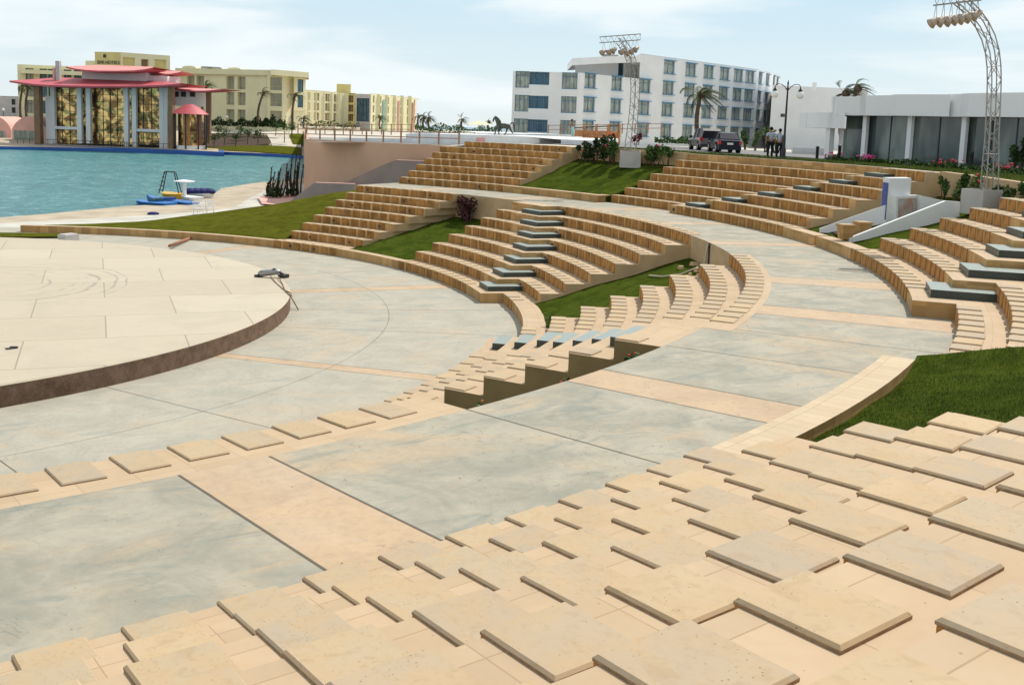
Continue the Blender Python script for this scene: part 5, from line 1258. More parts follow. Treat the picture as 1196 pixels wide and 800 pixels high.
I_, J_ = gpt(1043.5, 38.9), gpt(1069.5, 39.6); K_, L__ = gpt(1036.2, 39.5), gpt(1062, 40.4); zb_ = 3.6
mb.prism([I_, J_, L__, K_], zb_, zt_p); mb.build('pillar', M['white'], wf)
mb = MB(); e_ = (I_-K_).normalized(); nn_ = Vector((e_.y, -e_.x)); a, b = K_+e_*.06+nn_*.02, I_-e_*.02+nn_*.02
if nn_.dot(Vector((CAMP.x, CAMP.y))-I_) < 0: a, b = K_+e_*.03-nn_*.03, I_-e_*.03-nn_*.03
mb.quad((*a, hgt(1036, 259, 39)), (*b, hgt(1042, 258, 39)), (*b, zt_p-.18), (*a, zt_p-.18)); mb.build('blue_strip', M['mosaicblue'], wf)
for u, v, d, w_ in ((987, 279.5, 36.0, .5), (1006.5, 276.5, 36.8, .52)):
    p = atz(u, v, 3.62); d = prj(p)[2]; z_ = hgt(u, v-17.5, d)-p.z; mb = MB(); mb.box(p, w_*.72, w_*.72, z_*.88, yv+.2, taper=1.3); mb.box(p+Vector((0, 0, z_*.88)), w_*1.05, w_*1.05, z_*.12, yv+.2); mb.box(p+Vector((0, 0, z_*1.002)), w_*.9, w_*.9, .01, yv+.2, mi=1)
    tag(mb.build('flower_pot', [M['riser'], M['tile']]), 'square tapered sandstone pot between the white walls, %s of the pair' % ('left' if u < 1000 else 'right'), 'pot')
mb = MB(); mb.poly([atz(966, 269, 3.62), atz(1034, 262, 3.9), atz(1040, 268, 3.9), atz(993, 281, 3.6)]); tag(mb.build('basin_floor', M['soil']), kind='structure')

# ---- plants on the terraces
FL_ = M['flower']
k_ = 0
for u, v, d, w_, h_, n in ((684, 190, 66, .8, 1.0, 500), (698, 190, 64.5, 1.0, 1.35, 700), (710, 192, 63.8, .9, 1.5, 700), (719, 193, 63.4, .7, 1.2, 450), (754, 191, 62.5, .9, .95, 450), (766, 190, 62.5, 1.0, 1.0, 500), (779, 190, 62.5, .9, .9, 400)):
    c = onl(u, v, lz1, 42.7)
    clump('shrub', c, w_, .45, h_+.2, n, M['leafd'] if u < 715 else M['leafm'], ['round dark shrub against the upper lawn wall, leftmost of the row', 'dark leafy shrub second from the left at the upper lawn wall', 'tall dark shrub left of the square planter box', 'yellow green shrub touching the square planter box', 'trailing shrub just right of the square planter box', 'trailing green shrub along the upper lawn wall', 'last trailing shrub before the long upper terrace'][k_], 'shrub', .17, 11+k_, 6, flowers=M['flower'] if k_ in (0, 2, 4) else None, nf=6); k_ += 1
k_ = 0
for u, v, d, h_, n, mt in ((1102, 233, 42.5, 1.25, 420, 'leafm'), (1117, 234, 42.2, .9, 300, 'leafl'), (1126, 232, 42.3, 1.25, 420, 'leafm'), (1138, 229, 42.3, 1.2, 350, 'leafl'), (1168, 226, 42.0, 1.0, 300, 'leafm'), (1182, 232, 41, .9, 320, 'leafm'), (1192, 222, 41.5, 1.3, 420, 'leafm')):
    c = onl(u, v+2, lz2, 42.7)
    clump('shrub', c, .32, .28, h_*.85, int(n*.7), M[mt], ['upright green plant left of the long planter box', 'short young plant between two taller ones left of the long planter', 'bushy plant just left of the long planter box', 'pale plant rising behind the long planter box', 'plant behind the right end of the long planter box', 'low plant right of the long planter box', 'tall bush at the right edge of the photo beyond the long planter'][k_], 'plant', .13, 31+k_, 7, flowers=M['flower'] if k_ in (3,) else None, nf=3); k_ += 1
clump('shrub', pol(32.2, 9.2, 1.6), .5, 1.3, 1.35, 900, plain('purple_leaf', (.07, .025, .025), .7, .5, 3), 'dark purple leaved shrub at the back of the far lower lawn', 'shrub', .15, 51, 9)
clump('shrub', pol(32.3, 4.9, 1.6), .4, .6, 1.0, 350, plain('purple_leaf', (.07, .03, .025), .7, .5, 3), 'small purple shrub right of the larger purple one', 'shrub', .13, 52, 6)
clump('weed', pol(32.5, -66.6, 2.72), .2, .2, .4, 160, M['leafm'], 'small green weed growing by the top of the sawtooth wall', 'weed', .07, 53, 4, flowers=M['flower'], nf=3)
clump('weed', pol(32.5, -70.5, 2.6), .16, .16, .4, 80, M['leafm'], 'green weed with red flowers beside the sawtooth wall', 'weed', .07, 54, 4, flowers=M['flower'], nf=5)
clump('weed', pol(32.5, -74.7, 2.72), .22, .2, .36, 90, M['leafm'], 'weed with orange flowers at the low end of the sawtooth wall', 'weed', .06, 55, 4, flowers=M['timber'], nf=7)
clump('weed', pol(26.9, -36.4, .4), .2, .2, .5, 160, M['leafm'], 'small climbing weed at the corner of the right lower terrace', 'weed', .07, 56, 4)
# bare rubble corner above the second wedge
mb = MB(); rn = random.Random(5)
for i in range(26):
    a = rn.uniform(-36.5, -29); r = rn.uniform(31.6, 32.7); mb.box(pol(r, a, .42+(r-26.8)*.31-.01), rn.uniform(.1, .4), rn.uniform(.1, .3), rn.uniform(.05, .2), rn.uniform(0, 3), taper=.7)
tag(mb.build('rubble', M['sidewall']), 'loose broken stone lying at the top of the middle grass wedge', 'rubble', kind='stuff')
mb = MB(); mb.smooth = True
mb.tube([pol(32.8, -31, 3.1), pol(32.7, -31.1, 2.4), pol(32.4, -31.5, 2.3), pol(31.8, -31.5, 2.03), pol(31.2, -30.6, 1.85), pol(30.9, -29.0, 1.76)], .035, 6)
tag(mb.build('hose', M['slope']), 'pale hose hanging from the wall joint down to the middle grass wedge', 'hose')
mb = MB(); mb.hexa([pol(32.83, -31.2, 1.0), pol(32.83, -30.95, 1.0), pol(32.86, -30.95, 1.0), pol(32.86, -31.2, 1.0), pol(32.83, -31.2, 3.19), pol(32.83, -30.95, 3.19), pol(32.86, -30.95, 3.19), pol(32.86, -31.2, 3.19)]); tag(mb.build('wall_joint', M['darkframe']), kind='structure')

# ---- stage things
ls = atz(316, 324, ZS); X_ = _r0
t = thing('fallen_lamp', 'dark floodlight lying on the far edge of the round stage', 'floodlight', ls)
mb = MB(); mb.smooth = True; mb.tube([ls-X_*.5+Vector((0, 0, .12)), ls-X_*.4+Vector((0, 0, .15)), ls+X_*.25+Vector((0, 0, .24)), ls+X_*.42+Vector((0, 0, .26))], [.09, .14, .12, .06], 10); mb.build('housing', M['steel'], t)
mb = MB(); mb.beam(ls-X_*.62+Vector((0, 0, .05)), ls+X_*.2+Vector((0, 0, .36)), .09, .06); mb.beam(ls+X_*.1+Vector((0, 0, .36)), ls+X_*.7+Vector((0, 0, .06)), .12, .08); mb.box(ls+X_*.55, .35, .3, .15, .5); mb.box(ls-X_*.5, .3, .2, .1, .3); mb.build('bracket', M['darkframe'], t)
mb = MB(); mb.smooth = True; mb.tube([ls+X_*.3+Vector((0, 0, .1)), atz(330, 332, ZS+.02), atz(333, 340, ZS+.02), atz(338.5, 345, ZS+.02), atz(343, 352, ZS*.5), atz(348.5, 362, .03)], .022, 5)
mb.tube([ls+Vector((0, 0, .05)), atz(322, 330, ZS+.02), atz(331, 338, ZS+.02), atz(339, 342, ZS+.02), atz(340.8, 346, ZS+.0)], .02, 5)
tag(mb.build('cable', M['copper']), 'brown cable trailing from the floodlight over the stage edge', 'cable')
mb = MB(); mb.smooth = True; mb.tube([atz(198, 287.3, .25), atz(222, 278.3, .08)], .085, 10); tag(mb.build('metal_pipe', M['rust']), 'short rusty red pipe lying on the paving behind the stage', 'pipe')
mb = MB(); q = atz(12, 407.5, ZS); mb.box(q, .22, .14, .03, .3); mb.box(q+Vector((.1, .05, 0)), .1, .2, .05, 1.1); tag(mb.build('scrap', M['darkframe']), 'small dark scrap lying on the near left part of the stage', 'scrap')

# ---- boats and chairs by the lake
def hull(a, b, w_, h_, mat, nm, par, bow=.45):
    d = (b-a); L_ = d.length; d.normalize(); s = Vector((-d.y, d.x, 0)); mb = MB(); st = [(0, .75, .0), (.15, .95, 0), (.55, 1, 0), (.8, .7, .05), (1, .08, bow)]
    rows_ = []
    for t_, ww, lift in st:
        c = a+d*L_*t_; rows_.append([c+s*w_/2*ww*.55+Vector((0, 0, -.05+lift*h_)), c+s*w_/2*ww+Vector((0, 0, h_*(1+lift))), c-s*w_/2*ww+Vector((0, 0, h_*(1+lift))), c-s*w_/2*ww*.55+Vector((0, 0, -.05+lift*h_))])
    for p, q in zip(rows_, rows_[1:]):
        for k in range(4): mb.quad(p[k], p[(k+1) % 4], q[(k+1) % 4], q[k])
    mb.poly(rows_[0]); mb.poly(rows_[-1][::-1]); return mb.build(nm, M[mat], par)
def lk(u, v, dz=0): q = atz(u, v, -.6); return q+Vector((0, 0, dz))
t = thing('pedal_boat', 'flat bright blue boat moored nearest to the bank', 'boat', lk(190, 242))
hull(lk(200, 243), lk(160, 239.5), 2.2, .42, 'blue', 'hull', t, .15); mb = MB(); mb.box(lk(182, 241, .42), 1.0, .8, .25, .3); mb.build('seat', M['glassteal'], t)
t = thing('boat', 'longer blue boat with a raised pointed bow behind the flat one', 'boat', lk(205, 238))
hull(lk(226, 243), lk(172, 235.5), 1.4, .45, 'blue', 'hull', t, .35); mb = MB(); mb.box(lk(196, 240, .5), 1.2, .6, .18, .2); mb.build('seat', M['bluelip'], t)
t = thing('slide_boat', 'yellow pedal boat carrying a dark metal ladder frame', 'boat', lk(200, 235))
hull(lk(211, 236), lk(192, 234), 2.0, .7, 'yellow', 'hull', t, .15); mb = MB(); b0 = lk(199, 234.5, .6)
for ox in (-.9, .9):
    for oy in (-.4, .5): mb.tube([b0+_r0*ox+_f*oy, b0+_r0*(ox*.45)+_f*(oy*.5)+Vector((0, 0, 2.0))], .05, 5)
for i in range(5): z = .35+i*.38; mb.tube([b0+_r0*(-.9+.1*i)+_f*-.4+Vector((0, 0, z)), b0+_r0*(-.9+.1*i)+_f*.5+Vector((0, 0, z))], .04, 4)
mb.tube([b0+_r0*-.42+Vector((0, 0, 2.0)), b0+_r0*.42+Vector((0, 0, 2.0))], .05, 5); mb.build('ladder', M['darkframe'], t)
t = thing('canopy_boat', 'pale boat with a small flat white canopy on one post', 'boat', lk(216, 238))
hull(lk(232, 238), lk(214, 236), 1.6, .55, 'whiteplastic', 'hull', t, .2); b0 = lk(215.5, 236.5, .4); mb = MB(); mb.box(b0, .28, .28, 1.45); mb.build('post', M['whiteplastic'], t)
mb = MB(); mb.lathe(b0+Vector((0, 0, 1.42)), [(.9, 0), (.95, .06), (.2, .18), (0, .2)], 14); mb.build('canopy', M['whiteplastic'], t)
t = thing('covered_boat', 'low boat under a dark blue cover behind the white canopy', 'boat', lk(238, 234))
hull(lk(220, 233.2), lk(250, 233.6), 1.8, .6, 'whiteplastic', 'hull', t, .15); mb = MB(); mb.smooth = True
for i in range(4): mb.ball(lk(222+i*7, 233.4, .75), .75, 8, sz=.45)
mb.build('cover', M['navy'], t)
def pchair(c, rz, lab):
    t = thing('garden_chair', lab, 'chair', c, 'white plastic garden chairs by the lake'); R = Matrix.Rotation(rz, 3, 'Z'); P = lambda x, y, z: Vector(c)+R @ Vector((x, y, z))
    for x in (-.22, .22):
        for y in (-.2, .2):
            mb = MB(); mb.beam(P(x*1.15, y*1.15, 0), P(x, y, .44), .045); mb.build('leg', M['whiteplastic'], t)
    mb = MB(); mb.hexa([P(-.25, -.24, .42), P(.25, -.24, .42), P(.25, .24, .42), P(-.25, .24, .42), P(-.25, -.24, .46), P(.25, -.24, .46), P(.25, .24, .46), P(-.25, .24, .46)]); mb.build('seat', M['whiteplastic'], t)
    mb = MB()
    for i in range(6): x = -.22+i*.088; mb.beam(P(x, .24, .46), P(x*1.05, .34, .92), .05, .02)
    mb.beam(P(-.25, .35, .93), P(.25, .35, .93), .05, .06); mb.build('backrest', M['whiteplastic'], t)
    for x in (-.27, .27):
        mb = MB(); mb.beam(P(x, .28, .68), P(x, -.22, .66), .05, .03); mb.beam(P(x, -.2, .44), P(x, -.2, .66), .04); mb.build('armrest', M['whiteplastic'], t)
for u, v, rz, l in ((231.5, 250.5, .3, 'left white plastic garden chair on the promenade'), (245.5, 249.5, -.4, 'right white plastic garden chair on the promenade'), (237, 244.5, 1.2, 'white garden chair standing behind the other two')):
    pchair(atz(u, v, -.17), rz, l)
mb = MB(); q = atz(179, 251.5, -.25); mb.smooth = True; mb.ball(q+Vector((0, 0, .12)), .38, 8, sz=.35, sx=1.2); tag(mb.build('bag', M['navy']), 'small dark blue bag lying on the lake bank', 'bag')
# ---- dark upright plants at the foot of the pink wall
for i, (u, v, hh_, w_) in enumerate(((314, 230, 2.0, .8), (319, 229.5, 3.0, .9), (327, 229, 2.6, .8), (338, 229.5, 3.4, .8), (343, 229, 5.0, .9), (350, 229, 3.2, .8))):
    c = atz(u, v, .05); t = thing('upright_plant', ['short dark plant at the left end of the row by the lake', 'pair of dark upright stems by the lake', 'bushy brown plant in the middle of the row by the lake', 'dark upright stems left of the tallest plant by the pink wall', 'tallest dark stemmed plant at the corner of the pink wall', 'dark plant touching the corner of the pink wall'][i], 'plant', c)
    rn = random.Random(i); mb = MB(); fm = MB()
    for j in range(4):
        x = rn.uniform(-w_*.5, w_*.5); y = rn.uniform(-.4, .4); hj = hh_*rn.uniform(.55, 1.0); P = [c+_r0*x*.5+Vector((0, 0, -.1)), c+_r0*x+_f*y+Vector((0, 0, hj*.5)), c+_r0*(x*1.2+.2)+_f*y+Vector((0, 0, hj))]; mb.tube(P, [.09, .07, .03], 6)
        for q_2 in range(70):
            tt = rn.random()**.7; p = P[0].lerp(P[1], tt*2) if tt < .5 else P[1].lerp(P[2], tt*2-1); d = Vector((rn.uniform(-1, 1), rn.uniform(-1, 1), rn.uniform(-.2, .8))).normalized()*rn.uniform(.12, .34); s = d.cross(Vector((0, 0, 1))).normalized()*.06; fm.tri(p-s, p+s, p+d)
    mb.build('stem', M['cactus'], t); fm.build('foliage', M['leafd'], t)
clump('ground_shrub', atz(330, 231, .05), 1.9, .7, .9, 700, M['leafd'], 'low dark shrubs at the foot of the upright plants by the lake', 'shrub', .2, 71, 8)
mb = MB(); P = [atz(304, 232, .0), atz(306, 236.5, .02), atz(334, 237, .3), atz(341, 228, .3), atz(356, 226, .4)]; 
tag(MB().build('empty_', M['soil']), kind='structure') if False else None
mb.poly([atz(302, 231, .06), atz(306, 238, .06), atz(333, 240, .06), atz(348, 232, .06), atz(350, 227, .06), atz(312, 227, .06)]); tag(mb.build('planting_bed', M['pinkhut']), 'small pink edged bed at the corner of the pink wall', 'bed')

# ---- horse sculpture and statue
hb = at(585, 160.5, 95); 
sc_ = 95/F; o0 = onplane((hb.x, hb.y), (hb.x+_r0.x, hb.y+_r0.y), 585, 158.8)
def hp(x, y, oy=0.0): # zoomed photo coords (9.2 px per photo px, origin 560,130)
    u, v = 560+x/9.2, 130+y/9.2; q = onplane((hb.x, hb.y), (hb.x+_r0.x, hb.y+_r0.y), u, v); fh_ = Vector((_f.x, _f.y, 0)).normalized(); return q+fh_*oy
t = thing('horse_sculpture', 'dark bronze sculpture of a trotting horse on the white terrace', 'sculpture', hp(250, 262))
V = [hp(255, 165), hp(215, 160), hp(300, 160), hp(320, 155), hp(200, 125), hp(178, 85), hp(160, 68), hp(150, 92), hp(147, 118),
     hp(190, 185, -.14), hp(172, 205, -.14), hp(170, 230, -.14), hp(163, 258, -.14),
     hp(200, 188, .14), hp(212, 212, .14), hp(206, 232, .14), hp(213, 258, .14),
     hp(308, 180, -.14), hp(292, 205, -.14), hp(288, 228, -.14), hp(262, 258, -.14),
     hp(322, 180, .14), hp(338, 205, .14), hp(350, 228, .14), hp(375, 260, .14)]
E = [(0, 1), (0, 2), (2, 3), (1, 4), (4, 5), (5, 6), (6, 7), (7, 8), (1, 9), (9, 10), (10, 11), (11, 12), (1, 13), (13, 14), (14, 15), (15, 16), (2, 17), (17, 18), (18, 19), (19, 20), (3, 21), (21, 22), (22, 23), (23, 24)]
R = [.27, .27, .28, .2, .2, .15, .13, .1, .07, .12, .09, .06, .06, .12, .09, .06, .06, .15, .1, .06, .06, .15, .1, .06, .06]
skin('body', V, E, R, M['bronze'], t, 1)
skin('tail', [hp(330, 145), hp(350, 122), hp(368, 128), hp(374, 165), hp(372, 215)], chain(range(5)), [.05, .08, .1, .12, .05], M['bronze'], t, 1)
skin('mane', [hp(165, 55), hp(188, 72), hp(212, 98), hp(232, 125)], chain(range(4)), [.07, .11, .11, .06], M['bronze'], t, 1)
for s_ in (-.05, .05): skin('ear', [hp(160, 62, s_), hp(157, 48, s_)], [(0, 1)], [.035, .012], M['bronze'], t, 1)
sb = at(669, 165, 93); gx = lambda x, y, o=0: onplane((sb.x, sb.y), (sb.x+_r0.x, sb.y+_r0.y), 560+x/9.2, 130+y/9.2)
t = thing('statue', 'painted statue of a standing figure in pale teal robes on a white plinth', 'statue', gx(1003, 322))
mb = MB(); q = gx(1005, 325); mb.box(q-Vector((0, 0, .3)), .40, .4, .3+(gx(1005, 276)-q).z, yv); mb.build('plinth', M['whitewall'], t)
fh_ = Vector((_f.x, _f.y, 0)).normalized()
skin('body', [gx(1003, 210), gx(1002, 160), gx(1000, 135), gx(998, 118), gx(997, 103), gx(985, 145), gx(975, 170), gx(984, 185), gx(1018, 150), gx(1026, 175), gx(1022, 195)], [(0, 1), (1, 2), (2, 3), (3, 4), (1, 5), (5, 6), (6, 7), (1, 8), (8, 9), (9, 10)], [.12, .13, .06, .06, .085, .06, .05, .04, .06, .05, .04], M['skin'], t, 1)
skin('robe', [gx(1003, 276), gx(1004, 235), gx(1004, 205), gx(1002, 160), gx(986, 165), gx(1018, 165)], [(0, 1), (1, 2), (2, 3), (3, 4), (3, 5)], [.13, .17, .17, .17, .1, .1], M['teal'], t, 1)
mb = MB(); mb.smooth = True; mb.ball(gx(995, 98), .12, 8); mb.build('hair', plain('brown_hair', (.14, .05, .03), .8), t)
# stones on the white terrace
for u, v, l in ((587.5, 161.6, 'round brown bush on the white terrace below the horse'), (582, 166, 'small brown bush at the foot of the white terrace'), (680, 167.5, 'small brown bush beside the statue plinth')):
    clump('small_bush', at(u, v, 90)-Vector((0, 0, .25)), .28, .2, .32, 80, M['trunk'], l, 'bush', .1, int(u), 3)
# ---- timber fence, parasols, distant garden
fa_, fb_ = at(668, 164.5, 104), at(723, 166, 104); t = thing('timber_fence', 'orange timber board fence behind the statue', 'fence', fa_); mb = MB(); n = 34; hf = hgt(690, 152.5, 104)-at(690, 165, 104).z
for i in range(n): a = fa_.lerp(fb_, i/n); b = fa_.lerp(fb_, (i+.93)/n); c = Vector((0, 0, -.5)); mb.hexa([a+c, b+c, b+c+fh_*.05, a+c+fh_*.05, a+Vector((0, 0, hf)), b+Vector((0, 0, hf)), b+Vector((0, 0, hf))+fh_*.05, a+Vector((0, 0, hf))+fh_*.05])
mb.build('board', M['timber'], t); mb = MB(); mb.beam(fa_+Vector((0, 0, hf+.2)), fb_+Vector((0, 0, hf+.55)), .12); mb.build('top_rail', M['trunk'], t)
for i in range(5): mb = MB(); a = fa_.lerp(fb_, i/4)-fh_*.1; mb.box(a-Vector((0, 0, .3)), .14, .14, hf+.9); mb.build('post', M['timber'], t)
pr = at(559, 151, 165); t = thing('parasol', 'large pale cream parasol in front of the sea', 'parasol', pr); zz_ = hgt(559, 141.5, 165)-pr.z
mb = MB(); mb.tube([pr, pr+Vector((0, 0, zz_))], .09, 6); mb.build('pole', M['whitewall'], t); mb = MB(); mb.lathe(pr+Vector((0, 0, zz_*.55)), [(2.1, 0), (1.0, zz_*.3), (.05, zz_*.46)], 12); mb.build('canopy', M['cream'], t)
def hedge(u0, u1, v, d, h, lab, mat='leafm', n=900, seed=5):
    a, b = at(u0, v, d), at(u1, v+.0358*(u1-u0), d); L_ = (b-a).length; mb = MB(); rn = random.Random(seed); s = (b-a).normalized()
    for i in range(n):
        x = rn.random(); hh2_ = h*(.65+.35*sin(x*19+seed)*sin(x*7.3)); p = a.lerp(b, x)+Vector((0, 0, rn.random()*hh2_))+fh_*rn.uniform(-.8, .8); l = rn.uniform(.25, .6)*max(.35, h*.35); e = Vector((rn.uniform(-1, 1), rn.uniform(-1, 1), rn.uniform(-.3, 1))).normalized()*l; g_ = e.cross(Vector((rn.uniform(-1, 1), rn.uniform(-1, 1), .2))).normalized()*l*.5; mb.quad(p-e*.5, p+g_, p+e*.5, p-g_)
    return tag(mb.build('hedge', M[mat]), lab, 'hedge')
hedge(484, 586, 152.5, 150, 1.3, 'long low green hedge in front of the sea', 'leafm', 1500, 2)
hedge(484, 592, 155, 148, .5, 'dark low planting strip below the long green hedge', 'leafd', 600, 3)
hedge(244, 300, 146.5, 245, 2.2, 'dark hedge at the foot of the yellow hotel', 'leafd', 1500, 4)
hedge(297, 333, 147.5, 245, 2.8, 'taller dark hedge right of the first palm by the yellow hotel', 'leafd', 1200, 6)
hedge(350, 420, 147, 290, 2.0, 'pale hedge in front of the distant hotel', 'leafm', 1000, 7)
hedge(352, 416, 150.5, 240, .8, 'low grass edge in front of the distant hotel', 'leafl', 900, 8)
hedge(766, 806, 166.5, 76, .55, 'low dark shrubs left of the silver car', 'leafm', 500, 9)
for u, v, d, h_, l in ((882, 167, 80, 1.3, 'loose green bush right of the dark car'), (893, 168, 75, 1.6, 'yellowish bush left of the two men'), (907, 165, 72, 2.0, 'tall pale bush behind the two men'), (871, 163, 84, 1.4, 'thin bush in front of the white hotel'), (744, 160, 98, 1.6, 'dark red bush beside the first light tower')):
    c = gp(u, d); clump('bush', c, h_*.45, .4, h_*1.05, 260, M['leafl'] if u > 880 else (M['leafm'] if u > 800 else plain('dark_red_leaf', (.12, .01, .02), .7, .4)), l, 'bush', .2, int(u), 5)
# garden across the lake
rn = random.Random(77)
for i, (u, v, h_) in enumerate(((250, 172, 2.6), (262, 170, 3.2), (275, 171, 2.6), (289, 169, 3.4), (301, 168, 2.8), (332, 166.5, 4.2), (341, 160, 3.0), (255, 163, 3.0), (281, 162, 2.8), (322, 159, 3.2))):
    d = 205 if v > 165 else 228; c = at(u, v, d); t = thing('young_tree', 'thin young tree in the earth garden across the lake', 'tree', c, 'young trees in the garden across the lake'); mb = MB(); mb.tube([c, c+Vector((.1, 0, h_*.5)), c+Vector((rn.uniform(-.3, .3), 0, h_*.9))], [.1, .07, .03], 5); mb.build('trunk', M['trunk'], t); fm = MB()
    for j in range(150): q = Vector((rn.gauss(0, 1), rn.gauss(0, 1), rn.gauss(0, .8)))*h_*.17+c+Vector((0, 0, h_*.72)); e = Vector((rn.uniform(-1, 1), rn.uniform(-1, 1), rn.uniform(-1, 1))).normalized()*.22; g_ = e.cross(Vector((.3, .2, 1))).normalized()*.12; fm.quad(q-e, q+g_, q+e, q-g_)
    fm.build('crown', M['leafl'] if i in (5,) else M['leafm'], t)
for u, v, d, l in ((265, 147, 236, 'white globe lamp in front of the yellow hotel'), (340.5, 150, 235, 'white globe lamp beside the right hand palm'), (4, 138, 238, 'white globe lamp at the far left')):
    c = at(u, v, d); z_ = hgt(u, v-8.5, d)-c.z; t = thing('garden_lamp', l, 'lamp', c); mb = MB(); mb.tube([c-Vector((0, 0, 1.5)), c+Vector((0, 0, z_))], .07, 5); mb.build('post', M['blackiron'], t); mb = MB(); mb.smooth = True; mb.ball(c+Vector((0, 0, z_+.25)), .3, 8); mb.build('globe', M['globe'], t)

# ---- palms bent by the wind
def palm(base, top, crown, n, lab, seed, wind=1.0, fl=1.0, grp=None, leafn=14, trunkr=.2):
    rn = random.Random(seed); t = thing('palm_tree', lab, 'palm tree', base, grp); mb = MB(); mb.smooth = True; b = Vector(base); c = Vector(top)
    P = [b.lerp(c, i/8)+_r0*(-.25*sin(pi*i/8)*wind) for i in range(9)]; mb.tube(P, [trunkr*(1.25 if i == 0 else 1.0-.25*i/8)*(1.0+.1*(i % 2)) for i in range(9)], 9); mb.ball(c, trunkr*1.5, 8); mb.build('trunk', M['trunk'], t)
    fm = MB()
    for i in range(n):
        a = 2*pi*i/n+rn.uniform(-.2, .2); el = rn.uniform(-.35, 1.25); d = Vector((cos(a)*cos(el), sin(a)*cos(el), sin(el))); L_ = crown*rn.uniform(.75, 1.05)*fl; pts = []; p = c.copy(); v = d*1.0
        for s_ in range(9):
            pts.append(p.copy()); v = v+Vector((0, 0, -.17-.03*s_))+_r0*(.17*wind)*(1+.10*s_); v.normalize(); p = p+v*L_/8
        for s_ in range(8):
            a0, a1 = pts[s_], pts[s_+1]; dv = (a1-a0).normalized(); sd = dv.cross(Vector((0, 0, 1))); sd = sd.normalized() if sd.length > .05 else _f.copy(); up_ = sd.cross(dv).normalized()
            w_ = crown*.012; fm.quad(a0-sd*w_, a0+sd*w_, a1+sd*w_*.7, a1-sd*w_*.7)
            for sg in (-1, 1):
                for q in range(3):
                    o = a0.lerp(a1, q/3); ll = crown*.24*(1-abs((s_+q/3)/8-.42)*1.25)*rn.uniform(.8, 1.1)
                    if ll <= 0: continue
                    tip = o+(sd*sg*.62+dv*.8-up_*.12+Vector((0, 0, -.3))+_r0*.25*wind).normalized()*ll; h2_ = dv*crown*.017; fm.tri(o-h2_, o+h2_, tip)
    fm.build('crown', M['frond'], t); return t
c = gp(817.5, 84); palm(c, at(818, 112, 84), 2.6, 26, 'large windblown palm in front of the white hotel behind the cars', 1, 1.1, trunkr=.2)
for i, (u, v, ut, vt, d, cr, l) in enumerate(((236, 140, 241.5, 101, 232, 3.0, 'bent palm rising above the red side roof of the pavilion'), (301, 143, 307.5, 109.5, 238, 2.9, 'bent palm in the middle of the yellow hotel front'), (342.5, 152, 344.5, 112, 232, 2.8, 'bent palm at the right corner of the yellow hotel'), (31.5, 140, 33, 103, 226, 3.6, 'dark palm left of the pavilion columns'), (24.5, 140, 27, 101, 230, 3.2, 'dark palm furthest left behind the pavilion roof'))):
    palm(at(u, v, d), at(ut, vt, d), cr, 20, l, 20+i, 1.6, trunkr=.28)
for i, (u, v, vt, d, cr, l) in enumerate(((489, 150, 136.5, 190, 1.9, 'short dark palm, left of the group before the sea'), (495, 150.5, 138, 188, 2.0, 'short palm in the middle of the group before the sea'), (501.5, 150.5, 138, 188, 2.2, 'short palm, right of the group before the sea'), (540, 152, 140.5, 175, 1.7, 'single small palm left of the parasol'), (444, 151, 138.5, 230, 2.4, 'small palm in front of the distant hotel'), (571, 152, 143, 178, 1.0, 'tiny palm right of the parasol'), (355, 149.5, 139, 245, 2.6, 'small dark palm beside the sloped hotel corner'))):
    palm(at(u, v, d), at(u, vt, d), cr, 18, l, 40+i, .8, trunkr=.2)
palm(gp(990, 73), at(988, 110, 73), 1.9, 22, 'windblown palm top behind the cafe roof, left one', 61, 1.6); palm(gp(1003, 72), at(1002, 104, 72), 1.6, 16, 'windblown palm top behind the cafe roof, right one', 62, 2.0)

